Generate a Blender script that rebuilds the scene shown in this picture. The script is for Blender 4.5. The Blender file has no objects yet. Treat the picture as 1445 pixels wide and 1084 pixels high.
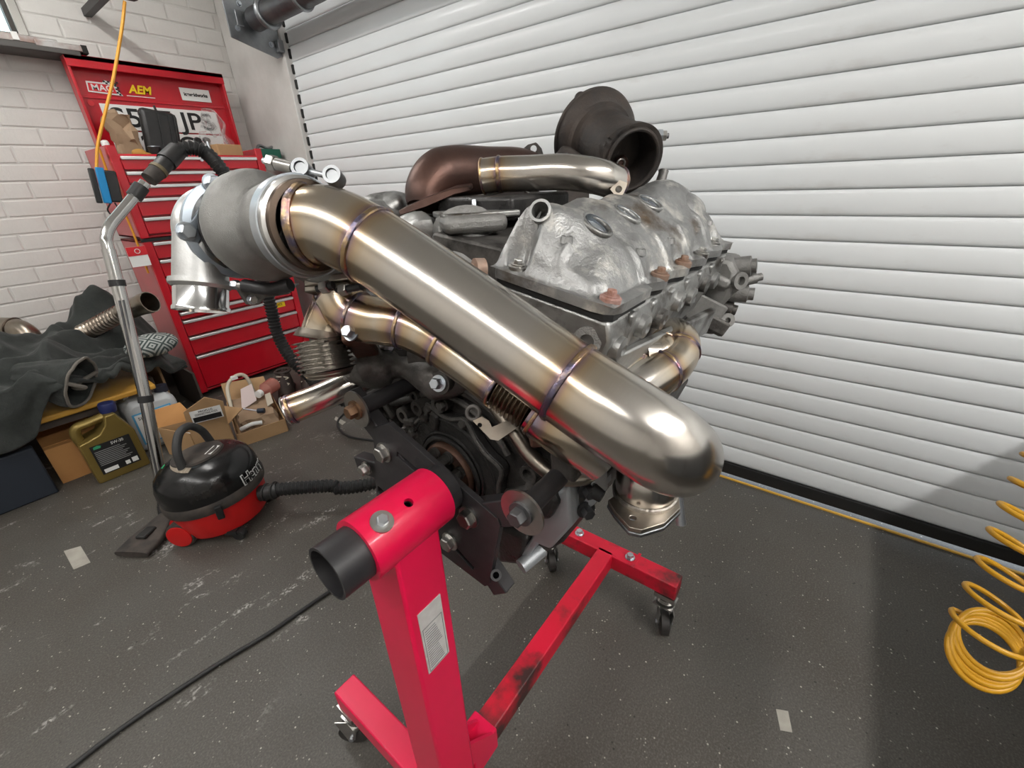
import bpy, math, random
from mathutils import Vector as V, Matrix, noise as mnoise
random.seed(7)
PI = math.pi
SC = bpy.context.scene
COL = SC.collection

# ---------------------------------------------------------------- camera
CAM_Z, FPX, IW, IH = 1.05, 610.0, 1445, 1084
YAW, PITCH, ROLL = math.radians(38.25), math.radians(25.3), math.radians(-2.6)
FW = V((math.cos(YAW)*math.cos(PITCH), math.sin(YAW)*math.cos(PITCH), -math.sin(PITCH)))
_r = V((math.sin(YAW), -math.cos(YAW), 0)); _u = _r.cross(FW)
RT = math.cos(ROLL)*_r + math.sin(ROLL)*_u
UP = -math.sin(ROLL)*_r + math.cos(ROLL)*_u
EYE = V((0, 0, CAM_Z))
cd = bpy.data.cameras.new('camera'); cam = bpy.data.objects.new('camera', cd); COL.objects.link(cam)
cd.sensor_width = 36; cd.lens = FPX/IW*36; cd.clip_start = 0.01
cam.matrix_world = Matrix(((RT.x, UP.x, -FW.x, 0), (RT.y, UP.y, -FW.y, 0), (RT.z, UP.z, -FW.z, CAM_Z), (0, 0, 0, 1)))
SC.camera = cam

# ---------------------------------------------------------------- light
w = bpy.data.worlds.new('world'); SC.world = w; w.use_nodes = True
w.node_tree.nodes['Background'].inputs[0].default_value = (0.80, 0.90, 1.0, 1)
w.node_tree.nodes['Background'].inputs[1].default_value = 3.2
vs = SC.view_settings; vs.view_transform = 'Standard'; vs.look = 'None'; vs.gamma = 1; vs.use_curve_mapping = False
vs.exposure = 0.0

# ---------------------------------------------------------------- measured points (metres, floor z = 0)
def ray(px, py): return FW*FPX + RT*(px-IW/2) - UP*(py-IH/2)
def at(px, py, d): return EYE + ray(px, py)/FPX*d
def _pl(px, py, ax, v):
    d = ray(px, py); return EYE + d*((v-EYE[ax])/d[ax])
def onx(px, py, v): return _pl(px, py, 0, v)
def ony(px, py, v): return _pl(px, py, 1, v)
def onz(px, py, v): return _pl(px, py, 2, v)

# ---------------------------------------------------------------- materials
MATS = {}
def mat(name, c1, c2=None, rough=.5, metal=0., scale=12., bump=0., bscale=None, coat=0., r2=None, detail=6, trans=0., ior=1.45,
        emit=0., mid=(.35, .65), stretch=None, alpha=1., attr=None, spec=.5, sheen=0., dirt=None, dscale=6., dmid=(.45, .6), dirt2=None, dscale2=8., dmid2=(.5, .65)):
    if name in MATS: return MATS[name]
    m = bpy.data.materials.new(name); m.use_nodes = True; MATS[name] = m
    nt = m.node_tree; N = nt.nodes; L = nt.links; b = N['Principled BSDF']
    b.inputs['Base Color'].default_value = (*c1, 1); b.inputs['Roughness'].default_value = rough; b.inputs['Metallic'].default_value = metal
    b.inputs['Coat Weight'].default_value = coat; b.inputs['Coat Roughness'].default_value = .08
    b.inputs['Transmission Weight'].default_value = trans; b.inputs['IOR'].default_value = ior; b.inputs['Alpha'].default_value = alpha
    b.inputs['Specular IOR Level'].default_value = spec; b.inputs['Sheen Weight'].default_value = sheen
    if emit: b.inputs['Emission Color'].default_value = (*c1, 1); b.inputs['Emission Strength'].default_value = emit
    tc = N.new('ShaderNodeTexCoord'); mp = N.new('ShaderNodeMapping'); L.new(tc.outputs['UV' if stretch == 'uv' else 'Object'], mp.inputs[0])
    if stretch == 'uv': mp.inputs['Scale'].default_value = (.004, 1, 1)
    elif stretch: mp.inputs['Scale'].default_value = stretch
    def nz(sc, d=detail, src=mp):
        n = N.new('ShaderNodeTexNoise'); n.inputs['Scale'].default_value = sc; n.inputs['Detail'].default_value = d
        n.inputs['Roughness'].default_value = .6; L.new(src.outputs[0], n.inputs['Vector']); return n
    def rng(sock, a, z, lo, hi):
        r = N.new('ShaderNodeMapRange'); r.inputs['From Min'].default_value = a; r.inputs['From Max'].default_value = z
        r.inputs['To Min'].default_value = lo; r.inputs['To Max'].default_value = hi; L.new(sock, r.inputs['Value']); return r.outputs[0]
    def mix(f, a, bb, mode='MIX'):
        x = N.new('ShaderNodeMix'); x.data_type = 'RGBA'; x.blend_type = mode
        if hasattr(f, 'links'): L.new(f, x.inputs[0])
        else: x.inputs[0].default_value = f
        for i, v in ((6, a), (7, bb)):
            if hasattr(v, 'links'): L.new(v, x.inputs[i])
            else: x.inputs[i].default_value = (*v, 1)
        return x.outputs[2]
    col = None
    if c2:
        n = nz(scale); f = rng(n.outputs['Fac'], mid[0], mid[1], 0, 1); col = mix(f, c1, c2)
        if r2 is not None: L.new(rng(n.outputs['Fac'], mid[0], mid[1], rough, r2), b.inputs['Roughness'])
    if attr:
        a = N.new('ShaderNodeAttribute'); a.attribute_name = attr
        col = mix(1.0, col if col else c1, a.outputs['Color'], 'MULTIPLY')
    if dirt:
        n = nz(dscale, 8); f = rng(n.outputs['Fac'], dmid[0], dmid[1], 0, 1); col = mix(f, col if col else c1, dirt)
    if dirt2:
        n = nz(dscale2, 8); f = rng(n.outputs['Fac'], dmid2[0], dmid2[1], 0, 1); col = mix(f, col if col else c1, dirt2)
    if col: L.new(col, b.inputs['Base Color'])
    if bump:
        n = nz(bscale or scale*4, 4); bp = N.new('ShaderNodeBump'); bp.inputs['Strength'].default_value = bump
        bp.inputs['Distance'].default_value = .003; L.new(n.outputs['Fac'], bp.inputs['Height']); L.new(bp.outputs[0], b.inputs['Normal'])
    return m

# ---------------------------------------------------------------- mesh building
def frame(ax, up=None):
    z = V(ax).normalized(); up = V(up) if up else (V((0, 0, 1)) if abs(z.z) < .95 else V((1, 0, 0)))
    x = up.cross(z).normalized(); y = z.cross(x); return x, y, z
def catmull(pts, n=8):
    pts = [V(p) for p in pts]; out = []
    for i in range(len(pts)-1):
        p0 = pts[i-1] if i else pts[0]*2-pts[1]; p1, p2 = pts[i], pts[i+1]; p3 = pts[i+2] if i+2 < len(pts) else pts[-1]*2-pts[-2]
        for k in range(n):
            t = k/n; out.append(.5*((2*p1)+(p2-p0)*t+(2*p0-5*p1+4*p2-p3)*t*t+(3*p1-p0-3*p2+p3)*t**3))
    out.append(pts[-1]); return out
class MB:
    def __init__(s): s.v = []; s.f = []; s.uv = {}; s.col = {}
    def add(s, vs_, fs):
        o = len(s.v); s.v += [V(p) for p in vs_]; s.f += [[i+o for i in f] for f in fs]; return o
    def box(s, c, d, R=None, taper=1.):
        c = V(c); vs_ = []
        for z in (-1, 1):
            k = taper if z > 0 else 1.
            for x, y in ((-1, -1), (1, -1), (1, 1), (-1, 1)):
                p = V((x*d[0]/2*k, y*d[1]/2*k, z*d[2]/2)); vs_.append(c+(R @ p if R else p))
        s.add(vs_, [[3, 2, 1, 0], [4, 5, 6, 7], [0, 1, 5, 4], [1, 2, 6, 5], [2, 3, 7, 6], [3, 0, 4, 7]]); return s
    def span(s, a, b):
        a, b = V(a), V(b); return s.box((a+b)/2, [abs(b[i]-a[i]) for i in range(3)])
    def bar(s, p0, p1, wd, ht, up=None):
        p0, p1 = V(p0), V(p1); x, y, z = frame(p1-p0, up); R = Matrix((x, y, z)).transposed()
        return s.box((p0+p1)/2, (wd, ht, (p1-p0).length), R)
    def ring(s, c, x, y, r, n, rf=None): return [c+(x*math.cos(2*PI*k/n)+y*math.sin(2*PI*k/n))*(r*(rf(2*PI*k/n) if rf else 1)) for k in range(n)]
    def lathe(s, prof, o, ax, n=28, up=None, rf=None, close=False):
        o = V(o); x, y, z = frame(ax, up); vs_ = []; fs = []
        for r, t in prof: vs_ += s.ring(o+z*t, x, y, max(r, 1e-5), n, rf)
        m = len(prof); rr = range(m if close else m-1)
        for i in rr:
            j = (i+1) % m
            for k in range(n): fs.append([i*n+k, i*n+(k+1) % n, j*n+(k+1) % n, j*n+k])
        s.add(vs_, fs); return s
    def cyl(s, p0, p1, r0, r1=None, n=20, caps=True):
        p0, p1 = V(p0), V(p1); r1 = r0 if r1 is None else r1; h = (p1-p0).length
        pr = [(r0, 0), (r1, h)]
        if caps: pr = [(0, 0)]+pr+[(0, h)]
        return s.lathe(pr, p0, p1-p0, n)
    def pipe(s, p0, p1, r, t, n=28):
        p0, p1 = V(p0), V(p1); h = (p1-p0).length; return s.lathe([(r, 0), (r, h), (r-t, h), (r-t, 0)], p0, p1-p0, n, close=True)
    def torus(s, c, ax, R, r, n=32, m=10): return s.lathe([(R+r*math.cos(a), r*math.sin(a)) for a in [2*PI*k/m for k in range(m)]], c, ax, n, close=True)
    def hexa(s, p, ax, r, h):
        p = V(p); z = V(ax).normalized(); return s.lathe([(0, 0), (r, 0), (r, h*.85), (r*.86, h), (0, h)], p, z, 6)
    def bolt(s, p, ax, r, h, washer=1.35):
        z = V(ax).normalized(); s.lathe([(0, 0), (r*washer, 0), (r*washer, h*.22), (0, h*.22)], p, z, 18); return s.hexa(V(p)+z*h*.2, z, r, h*.8)
    def sphere(s, c, r, n=20, m=12, sq=(1, 1, 1)):
        c = V(c); vs_ = []; fs = []
        for i in range(m+1):
            a = PI*i/m
            for k in range(n):
                q = 2*PI*k/n; vs_.append(c+V((r*sq[0]*math.sin(a)*math.cos(q), r*sq[1]*math.sin(a)*math.sin(q), r*sq[2]*math.cos(a))))
        for i in range(m):
            for k in range(n): fs.append([i*n+k, (i+1)*n+k, (i+1)*n+(k+1) % n, i*n+(k+1) % n])
        s.add(vs_, fs); return s
    def sweep(s, path, rad, n=20, caps=True, cols=None, up=None):
        path = [V(p) for p in path]; m = len(path); rad = rad if hasattr(rad, '__len__') else [rad]*m
        o = len(s.v); t0 = (path[1]-path[0]).normalized(); x, y, z = frame(t0, up); L = 0
        for i, p in enumerate(path):
            t = ((path[min(i+1, m-1)]-path[max(i-1, 0)])).normalized()
            x = (x-t*x.dot(t)).normalized(); y = t.cross(x)
            if i: L += (p-path[i-1]).length
            for k in range(n+1):
                a = 2*PI*k/n; s.uv[len(s.v)] = (k/n, L)
                if cols: s.col[len(s.v)] = cols(i, a) if callable(cols) else cols[i]
                s.v.append(p+(x*math.cos(a)+y*math.sin(a))*rad[i])
        q = n+1
        for i in range(m-1):
            for k in range(n): s.f.append([o+i*q+k, o+i*q+k+1, o+(i+1)*q+k+1, o+(i+1)*q+k])
        if caps: s.f.append([o+k for k in reversed(range(n))]); s.f.append([o+(m-1)*q+k for k in range(n)])
        return s
    def prism(s, poly, o, ex, ey, h):
        o, ex, ey = V(o), V(ex), V(ey); ez = ex.cross(ey).normalized(); n = len(poly)
        vs_ = [o+ex*a+ey*b for a, b in poly]+[o+ex*a+ey*b+ez*h for a, b in poly]
        ar = sum(poly[i][0]*poly[(i+1) % n][1]-poly[(i+1) % n][0]*poly[i][1] for i in range(n))
        fs = [list(reversed(range(n))), list(range(n, 2*n))]+[[i, (i+1) % n, n+(i+1) % n, n+i] for i in range(n)]
        if (ar < 0) != (h < 0): fs = [list(reversed(f)) for f in fs]
        s.add(vs_, fs); return s
    def grid(s, fn, nu, nv, thick=0.):
        o = len(s.v)
        for j in range(nv+1):
            for i in range(nu+1): s.v.append(V(fn(i/nu, j/nv))); s.uv[len(s.v)-1] = (i/nu, j/nv)
        for j in range(nv):
            for i in range(nu): a = o+j*(nu+1)+i; s.f.append([a, a+1, a+nu+2, a+nu+1])
        return s
    def rough(s, amp, sc):
        for i, p in enumerate(s.v): s.v[i] = p+mnoise.noise_vector(p*sc)*amp
        return s
    def build(s, name, m, parent=None, smooth=True, bevel=0., solid=0., sub=0, ang=38):
        me = bpy.data.meshes.new(name); off = root_of(parent) if parent else V((0, 0, 0))
        me.from_pydata([p-off for p in s.v], [], s.f); me.validate(clean_customdata=False); me.update()
        if s.uv:
            ul = me.uv_layers.new(name='uv')
            for lp in me.loops: ul.data[lp.index].uv = s.uv.get(lp.vertex_index, (0, 0))
        if s.col:
            ca = me.color_attributes.new('tint', 'FLOAT_COLOR', 'POINT')
            for i in range(len(me.vertices)): c = s.col.get(i, (1, 1, 1)); ca.data[i].color = (*c, 1)
        if smooth:
            for p in me.polygons: p.use_smooth = True
            me.set_sharp_from_angle(angle=math.radians(ang))
        if m: me.materials.append(MATS[m] if isinstance(m, str) else m)
        o = bpy.data.objects.new(name, me); COL.objects.link(o)
        if parent: o.parent = parent
        if bevel:
            bv = o.modifiers.new('bevel', 'BEVEL'); bv.width = bevel; bv.segments = 2; bv.limit_method = 'ANGLE'; bv.angle_limit = math.radians(40)
        if solid:
            sd = o.modifiers.new('solid', 'SOLIDIFY'); sd.thickness = solid; sd.offset = 0
        if sub:
            su = o.modifiers.new('sub', 'SUBSURF'); su.levels = sub; su.render_levels = sub
        return o
def root_of(o):
    while o.parent: o = o.parent
    return V(o.location)
def tag(o, label, cat, group=None):
    o['label'] = label; o['category'] = cat
    if group: o['group'] = group
    return o
def thing(name, loc, label, cat, group=None):
    o = bpy.data.objects.new(name, None); COL.objects.link(o); o.location = loc; o.empty_display_size = .05
    return tag(o, label, cat, group)
def struct(o): o['kind'] = 'structure'; return o
def copy_part(o, parent, loc=None):
    c = o.copy(); COL.objects.link(c); c.parent = parent
    if loc is not None: c.location = loc
    return c
def text(name, body, size, o, ex, ey, m, parent, width=None, ext=.0004, shear=0., bold=0.):
    cu = bpy.data.curves.new(name, 'FONT'); cu.body = body; cu.size = size; cu.extrude = ext; cu.align_x = 'CENTER'; cu.align_y = 'CENTER'
    cu.shear = shear; cu.offset = bold
    t = bpy.data.objects.new(name, cu); COL.objects.link(t)
    dg = bpy.context.evaluated_depsgraph_get(); me = bpy.data.meshes.new_from_object(t.evaluated_get(dg))
    bpy.data.objects.remove(t); bpy.data.curves.remove(cu)
    xs = [v.co.x for v in me.vertices]; k = 1.
    if width and xs: k = width/(max(xs)-min(xs))
    ex, ey, o = V(ex).normalized(), V(ey).normalized(), V(o); ez = ex.cross(ey); off = root_of(parent)
    for v in me.vertices: v.co = o+ex*v.co.x*k+ey*v.co.y+ez*v.co.z-off
    me.materials.clear(); me.materials.append(MATS[m]); ob = bpy.data.objects.new(name, me); COL.objects.link(ob); ob.parent = parent
    return ob

def rod(p0, p1, r, n=24):                # closed cutter
    p0, p1 = V(p0), V(p1); x, y, z = frame(p1-p0); b = MB(); a = b.ring(p0, x, y, r, n)+b.ring(p1, x, y, r, n)
    b.add(a, [list(reversed(range(n))), list(range(n, 2*n))]+[[i, (i+1) % n, n+(i+1) % n, n+i] for i in range(n)]); return b
def cut(ob, tool, ang=38):               # a real hole through a part
    import bmesh
    off = root_of(ob); a = bpy.data.objects.new('hole_body', ob.data); me = bpy.data.meshes.new('hole_tool'); me.from_pydata([p-off for p in tool.v], [], tool.f)
    for m in (ob.data, me):
        b = bmesh.new(); b.from_mesh(m); bmesh.ops.remove_doubles(b, verts=b.verts, dist=1e-6); bmesh.ops.recalc_face_normals(b, faces=b.faces); b.to_mesh(m); b.free(); m.update()
    c = bpy.data.objects.new('hole_tool', me); COL.objects.link(a); COL.objects.link(c)
    md = a.modifiers.new('hole', 'BOOLEAN'); md.operation = 'DIFFERENCE'; md.solver = 'EXACT'; md.object = c
    dg = bpy.context.evaluated_depsgraph_get(); dg.update(); new = bpy.data.meshes.new_from_object(a.evaluated_get(dg)); new.name = ob.name
    bpy.data.objects.remove(a); bpy.data.objects.remove(c); bpy.data.meshes.remove(me); ob.data = new
    for p in new.polygons: p.use_smooth = True
    new.set_sharp_from_angle(angle=math.radians(ang)); return ob
# palette
mat('wall_paint', (.66, .645, .62), (.57, .555, .53), rough=.7, scale=5, bump=.25, bscale=60)
mat('brick_paint', (.70, .685, .655), (.64, .625, .595), rough=.65, scale=7, bump=.35, bscale=90)
mat('mortar_paint', (.64, .625, .595), rough=.8, bump=.3, bscale=80)
mat('ceiling_paint', (.75, .75, .73), rough=.8)
mat('slat_white', (.77, .80, .815), (.71, .73, .735), rough=.36, scale=2.2, mid=(.4, .75), stretch=(1, .4, 1), dirt=(.44, .41, .37), dscale=5.0, dmid=(.60, .85), coat=.15)
mat('rubber', (.012, .012, .012), rough=.7)
mat('black_plastic', (.016, .016, .017), (.026, .025, .024), rough=.42, scale=15)
mat('black_gloss', (.006, .006, .007), (.011, .0105, .01), rough=.12, scale=8, r2=.3, dirt=(.05, .042, .035), dscale=9, dmid=(.60, .82))
mat('dusty_black', (.03, .027, .025), (.075, .06, .05), rough=.75, scale=18)
mat('steel', (.50, .49, .47), (.40, .39, .37), rough=.30, metal=1, scale=30)
mat('zinc', (.62, .66, .70), (.50, .53, .57), rough=.32, metal=1, scale=25)
mat('galv', (.34, .35, .36), (.22, .23, .24), rough=.38, metal=1, scale=9)
mat('dark_galv', (.16, .16, .165), (.10, .10, .105), rough=.45, metal=.9, scale=9)
mat('alu_cast', (.62, .62, .61), (.53, .53, .52), rough=.42, metal=.85, scale=40, bump=.12, bscale=300)
mat('alu_machined', (.78, .78, .78), rough=.16, metal=1)

mat('brushed', (.62, .60, .575), (.585, .565, .54), rough=.19, r2=.24, metal=1, scale=3200, stretch='uv', attr='tint', mid=(.3, .7), detail=2)
mat('weld', (.46, .32, .17), (.17, .15, .22), rough=.3, metal=1, scale=45, mid=(.42, .60), dirt=(.30, .13, .14), dscale=30, dmid=(.56, .64), bump=.4, bscale=160)
mat('weld_pale', (.50, .46, .40), (.36, .33, .30), rough=.35, metal=1, scale=120, bump=.5, bscale=300)
mat('cast_grey', (.30, .295, .285), (.22, .215, .205), rough=.55, metal=.75, scale=30, bump=.45, bscale=420)
mat('cast_alu', (.42, .42, .41), (.30, .30, .29), rough=.42, metal=.85, scale=22, bump=.3, bscale=160, dirt=(.07, .06, .05), dscale=16, dmid=(.50, .66))
mat('cover_alu', (.40, .40, .395), (.27, .27, .265), rough=.38, metal=.85, scale=14, bump=.35, bscale=260, dirt=(.66, .64, .60), dscale=24, dmid=(.52, .66), r2=.55, dirt2=(.13, .095, .065), dscale2=13, dmid2=(.55, .70))
mat('cover_alu_dark', (.24, .235, .225), (.16, .15, .14), rough=.5, metal=.7, scale=14, bump=.35, bscale=200)
mat('grime', (.030, .028, .027), (.070, .064, .058), rough=.50, metal=.35, scale=24, bump=.5, bscale=140, dirt=(.12, .105, .09), dscale=30, dmid=(.60, .75))
mat('grime_oily', (.026, .025, .025), (.055, .052, .050), rough=.22, metal=.4, scale=20, r2=.5, bump=.4, bscale=120)
mat('grime_light', (.085, .08, .075), (.15, .14, .13), rough=.5, metal=.5, scale=20, bump=.4, bscale=150, dirt=(.03, .027, .025), dscale=16, dmid=(.5, .65))
mat('rust', (.048, .044, .042), (.078, .060, .050), rough=.62, metal=.5, scale=16, bump=.35, bscale=200, dirt=(.030, .027, .026), dscale=10, dmid=(.48, .66))
mat('rust_brown', (.115, .062, .048), (.075, .048, .042), rough=.42, metal=.75, scale=9, bump=.15, bscale=120, dirt=(.19, .14, .10), dscale=5, dmid=(.60, .8))
mat('rust_face', (.16, .085, .055), (.11, .06, .045), rough=.5, metal=.6, scale=30, bump=.2)
mat('pan_alu', (.42, .44, .46), (.36, .375, .39), rough=.5, metal=.6, scale=12, bump=.25, bscale=160)
mat('brass', (.50, .33, .12), rough=.3, metal=1)
mat('tube_steel', (.33, .295, .25), (.24, .21, .175), rough=.36, metal=1, scale=18)
mat('plate_steel', (.46, .42, .37), (.38, .33, .27), rough=.38, metal=1, scale=18)
mat('rusty_bolt', (.26, .15, .10), (.34, .25, .20), rough=.6, metal=.4, scale=60)
mat('pink_bolt', (.50, .33, .30), (.28, .13, .09), rough=.6, metal=.3, scale=70)
# ================================================================ the room
YW, XD = 3.20, 1.50          # brick wall plane, door jamb plane
ZC, YR, XB = 2.35, -2.3, -2.2
def floor_material():
    m = bpy.data.materials.new('painted_concrete'); m.use_nodes = True; nt = m.node_tree; N = nt.nodes; L = nt.links; b = N['Principled BSDF']
    tc = N.new('ShaderNodeTexCoord')
    def noise(sc, d=5, w_=None):
        n = N.new('ShaderNodeTexNoise'); n.inputs['Scale'].default_value = sc; n.inputs['Detail'].default_value = d
        L.new(w_ if w_ else tc.outputs['Object'], n.inputs['Vector']); return n.outputs['Fac']
    def rng(s, a, z, lo=0, hi=1):
        r = N.new('ShaderNodeMapRange'); r.inputs[1].default_value = a; r.inputs[2].default_value = z; r.inputs[3].default_value = lo; r.inputs[4].default_value = hi
        L.new(s, r.inputs[0]); return r.outputs[0]
    def mix(f, a, c):
        x = N.new('ShaderNodeMix'); x.data_type = 'RGBA'; L.new(f, x.inputs[0])
        for i, v in ((6, a), (7, c)):
            if hasattr(v, 'links'): L.new(v, x.inputs[i])
            else: x.inputs[i].default_value = (*v, 1)
        return x.outputs[2]
    def mul(a, c):
        x = N.new('ShaderNodeMath'); x.operation = 'MULTIPLY'; L.new(a, x.inputs[0]); L.new(c, x.inputs[1]); return x.outputs[0]
    c = mix(rng(noise(3.0), .35, .68), (.078, .073, .065), (.062, .054, .044))
    c = mix(rng(noise(120, 3), .58, .74), c, (.070, .064, .056))                     # dark grit
    c = mix(rng(noise(240, 2), .45, .70), c, (.112, .103, .089))
    c = mix(rng(noise(300, 2), .56, .70), c, (.048, .043, .037))
    vo = N.new('ShaderNodeTexVoronoi'); vo.inputs['Scale'].default_value = 85; L.new(tc.outputs['Object'], vo.inputs['Vector'])
    sp = mul(rng(vo.outputs['Distance'], .20, .10), rng(noise(38, 2), .54, .62))
    c = mix(sp, c, (.50, .47, .41))                                                   # chipped flecks
    vo2 = N.new('ShaderNodeTexVoronoi'); vo2.inputs['Scale'].default_value = 70; L.new(tc.outputs['Object'], vo2.inputs['Vector'])
    dp = mul(rng(vo2.outputs['Distance'], .20, .10), rng(noise(30, 2), .60, .66))
    c = mix(dp, c, (.022, .020, .018))                                                # dark pits
    mp = N.new('ShaderNodeMapping'); mp.inputs['Rotation'].default_value = (0, 0, .5); mp.inputs['Scale'].default_value = (3.0, 9, 1); L.new(tc.outputs['Object'], mp.inputs[0])
    sc = mul(rng(noise(1.6, 9, mp.outputs[0]), .60, .66), mul(rng(noise(34, 4), .46, .60), rng(noise(130, 2), .44, .58)))
    sx = N.new('ShaderNodeSeparateXYZ'); L.new(tc.outputs['Object'], sx.inputs[0])
    sc = mul(sc, rng(sx.outputs['Y'], .75, 1.05))
    c = mix(sc, c, (.42, .40, .38))                                                   # scuffed paint in the trafficked part
    L.new(c, b.inputs['Base Color']); L.new(rng(noise(4), .3, .7, .42, .62), b.inputs['Roughness'])
    bp = N.new('ShaderNodeBump'); bp.inputs['Strength'].default_value = .35; bp.inputs['Distance'].default_value = .002
    L.new(noise(160, 3), bp.inputs['Height']); L.new(bp.outputs[0], b.inputs['Normal'])
    return m
MATS['floor'] = floor_material()
struct(MB().span((XB, YR, -.10), (XD+.10, YW+.1, 0)).build('floor', 'floor', smooth=False))
struct(MB().span((XB-.1, YR-.1, ZC), (XD+.3, YW+.1, ZC+.1)).build('ceiling', 'ceiling_paint', smooth=False))
struct(MB().span((XB-.1, YR-.1, 0), (XB, YW+.1, ZC)).build('wall_rear', 'wall_paint', smooth=False))
struct(MB().span((XB, YR-.1, 0), (XD+.3, YR, ZC)).build('wall_right', 'wall_paint', smooth=False))
# brick wall with the window opening  x < .64, z > 1.70
WX0, WX1, WZ0, WZ1 = -.35, .645, 1.70, 2.20
mb = MB()
for a, b in (((XB, YW, 0), (XD+.1, YW+.1, WZ0)), ((WX1, YW, WZ0), (XD+.1, YW+.1, ZC)), ((XB, YW, WZ0), (WX0, YW+.1, ZC)), ((WX0, YW, WZ1), (WX1, YW+.1, ZC))): mb.span(a, b)
wall = struct(mb.build('wall_back', 'mortar_paint', smooth=False))
PX, PZ = .235, .0755
def brick_mesh(lx, lz):
    e = .004; me = MB(); x, z = lx/2, lz/2
    q = -.0022; me.add([(-x, 0, -z), (x, 0, -z), (x, 0, z), (-x, 0, z), (-x+e, q, -z+e), (x-e, q, -z+e), (x-e, q, z-e), (-x+e, q, z-e)],
           [[4, 5, 6, 7], [0, 1, 5, 4], [1, 2, 6, 5], [2, 3, 7, 6], [3, 0, 4, 7]])
    return me.build('brick', 'brick_paint', wall, smooth=False)
protos = {}
for r in range(30):
    z = .04+r*PZ
    for k in range(-2, 8):
        x0 = k*PX+(PX/2 if r % 2 else 0)-.05; x1 = min(x0+PX-.006, XD-.002)
        if x1-x0 < .03 or x0 > XD: continue
        if z+PZ/2 > WZ0 and x1 > WX0:
            if x0 < WX1 < x1: x0 = WX1
            elif x1 <= WX1: continue
        ln = round(x1-x0, 3)
        if ln < .02: continue
        if ln in protos: b = copy_part(protos[ln], wall)
        else: b = protos[ln] = brick_mesh(ln, PZ-.006)
        b.location = ((x0+x1)/2, YW-random.uniform(0, .0018), z); b.rotation_euler = (random.uniform(-.006, .006), 0, random.uniform(-.005, .005))
# jamb beside the roller door: rendered pier, drawn back at the door
struct(MB().span((XD, 2.585, 0), (XD+.10, YW, ZC)).build('wall_jamb', 'wall_paint', bevel=.004))
struct(MB().span((XD+.1, YR, 2.0), (XD+.2, YW, ZC)).build('wall_lintel', 'wall_paint', smooth=False))
struct(MB().span((XD+.1, YR, -.11), (XD+3, 3, -.012)).build('ground_outside', mat('outside', (.62, .61, .58), rough=.9), smooth=False))
# window top left
win = bpy.data.objects.new('window_1', None); COL.objects.link(win); win.location = (.15, YW, WZ0); struct(win)
mat('alu_frame', (.70, .68, .64), rough=.25, metal=.9)
for a, b in (((WX1-.035, YW-.012, WZ0), (WX1, YW+.05, WZ1)), ((WX0, YW-.012, WZ0), (WX0+.04, YW+.05, WZ1)), ((WX0, YW-.012, WZ1-.04), (WX1, YW+.05, WZ1)), ((WX0, YW-.012, WZ0), (WX1, YW+.05, WZ0+.03))):
    MB().span(a, b).build('frame', 'alu_frame', win, bevel=.004)
MB().span((WX1-.052, YW+.0, WZ0+.03), (WX1-.036, YW+.04, WZ1-.04)).build('glazing_bar', mat('dark_bar', (.05, .045, .04), rough=.5), win)
mat('glass', (.85, .95, .9), rough=.02, trans=1., ior=1.45)
MB().span((WX0+.04, YW+.02, WZ0+.03), (WX1-.035, YW+.024, WZ1-.04)).build('pane', 'glass', win)
# roller shutter
door = bpy.data.objects.new('door_1', None); COL.objects.link(door); door.location = (XD+.03, .3, 0); struct(door)
DP = .0665; XS = XD+.035; Y0, Y1 = YR, 2.60
def slat_profile():
    pr = []
    for k in range(9):
        t = k/8; pr.append((-.0055*math.sin(PI*min(1, t*1.06))**.7 if t < .95 else .0015, t*DP*.99))
    pr = [(.006, 0), (.001, .0008), (-.0014, .0022), (-.0030, .008), (-.0038, .018), (-.0040, .030), (-.0034, .042), (-.0022, .053), (-.0006, .0622), (.0010, .0652), (.006, .066), (.008, .072)]
    return pr
pr = slat_profile(); mb = MB(); vs_ = []; fs = []
for y in (Y0, Y1):
    for x, z in pr: vs_.append((XS+x, y, z))
    for x, z in reversed(pr): vs_.append((XS+x+.003, y, z))
n = len(pr)*2
fs = [list(range(n)), list(reversed(range(n, 2*n)))]+[[(i+1) % n, i, n+i, n+(i+1) % n] for i in range(n)]
mb.add(vs_, fs); slat = mb.build('slat', 'slat_white', door, ang=50)
slat.location = (0, 0, .060)
endm = MB().span((XS-.012, 2.572, .012), (XS+.006, 2.588, .055)).build('end_lock', 'rubber', slat, bevel=.004); 
for k in range(1, 30):
    s = copy_part(slat, door, (0, 0, .060+k*DP)); copy_part(endm, s)
mb = MB().span((XS-.012, Y0, .022), (XS+.010, Y1, .060))
for i_, p_ in enumerate(mb.v):
    if p_.z < .03: p_.z = .004 if p_.y > 0 else .030
mb.build('bottom_rail', 'rubber', door)
# shaft and end plate
sh = MB(); sh.cyl((1.375, 2.56, 1.800), (1.375, YR, 1.800), .048, n=28); sh.build('barrel', 'dark_galv', door)
sh = MB(); sh.torus((1.375, 2.43, 1.80), (0, 1, 0), .052, .014); sh.build('barrel_collar', 'galv', door)
sh = MB(); sh.torus((1.375, 2.13, 1.80), (0, 1, 0), .050, .009); sh.build('barrel_collar', 'galv', door)
sh = MB(); sh.cyl((1.375, 2.60, 1.80), (1.375, 2.47, 1.80), .024); sh.build('stub_shaft', 'galv', door)
mb = MB(); mb.prism([(1.26, 1.72), (1.47, 1.665), (1.505, 1.68), (1.505, 2.2), (1.26, 2.2)], (0, 2.61, 0), (1, 0, 0), (0, 0, 1), .008)
mb.build('end_plate', 'galv', door, bevel=.002)
mb = MB()
for p in ((1.30, 1.76), (1.335, 1.86), (1.45, 1.72), (1.47, 1.80)): mb.bolt((p[0], 2.602, p[1]), (0, -1, 0), .009, .012)
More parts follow.
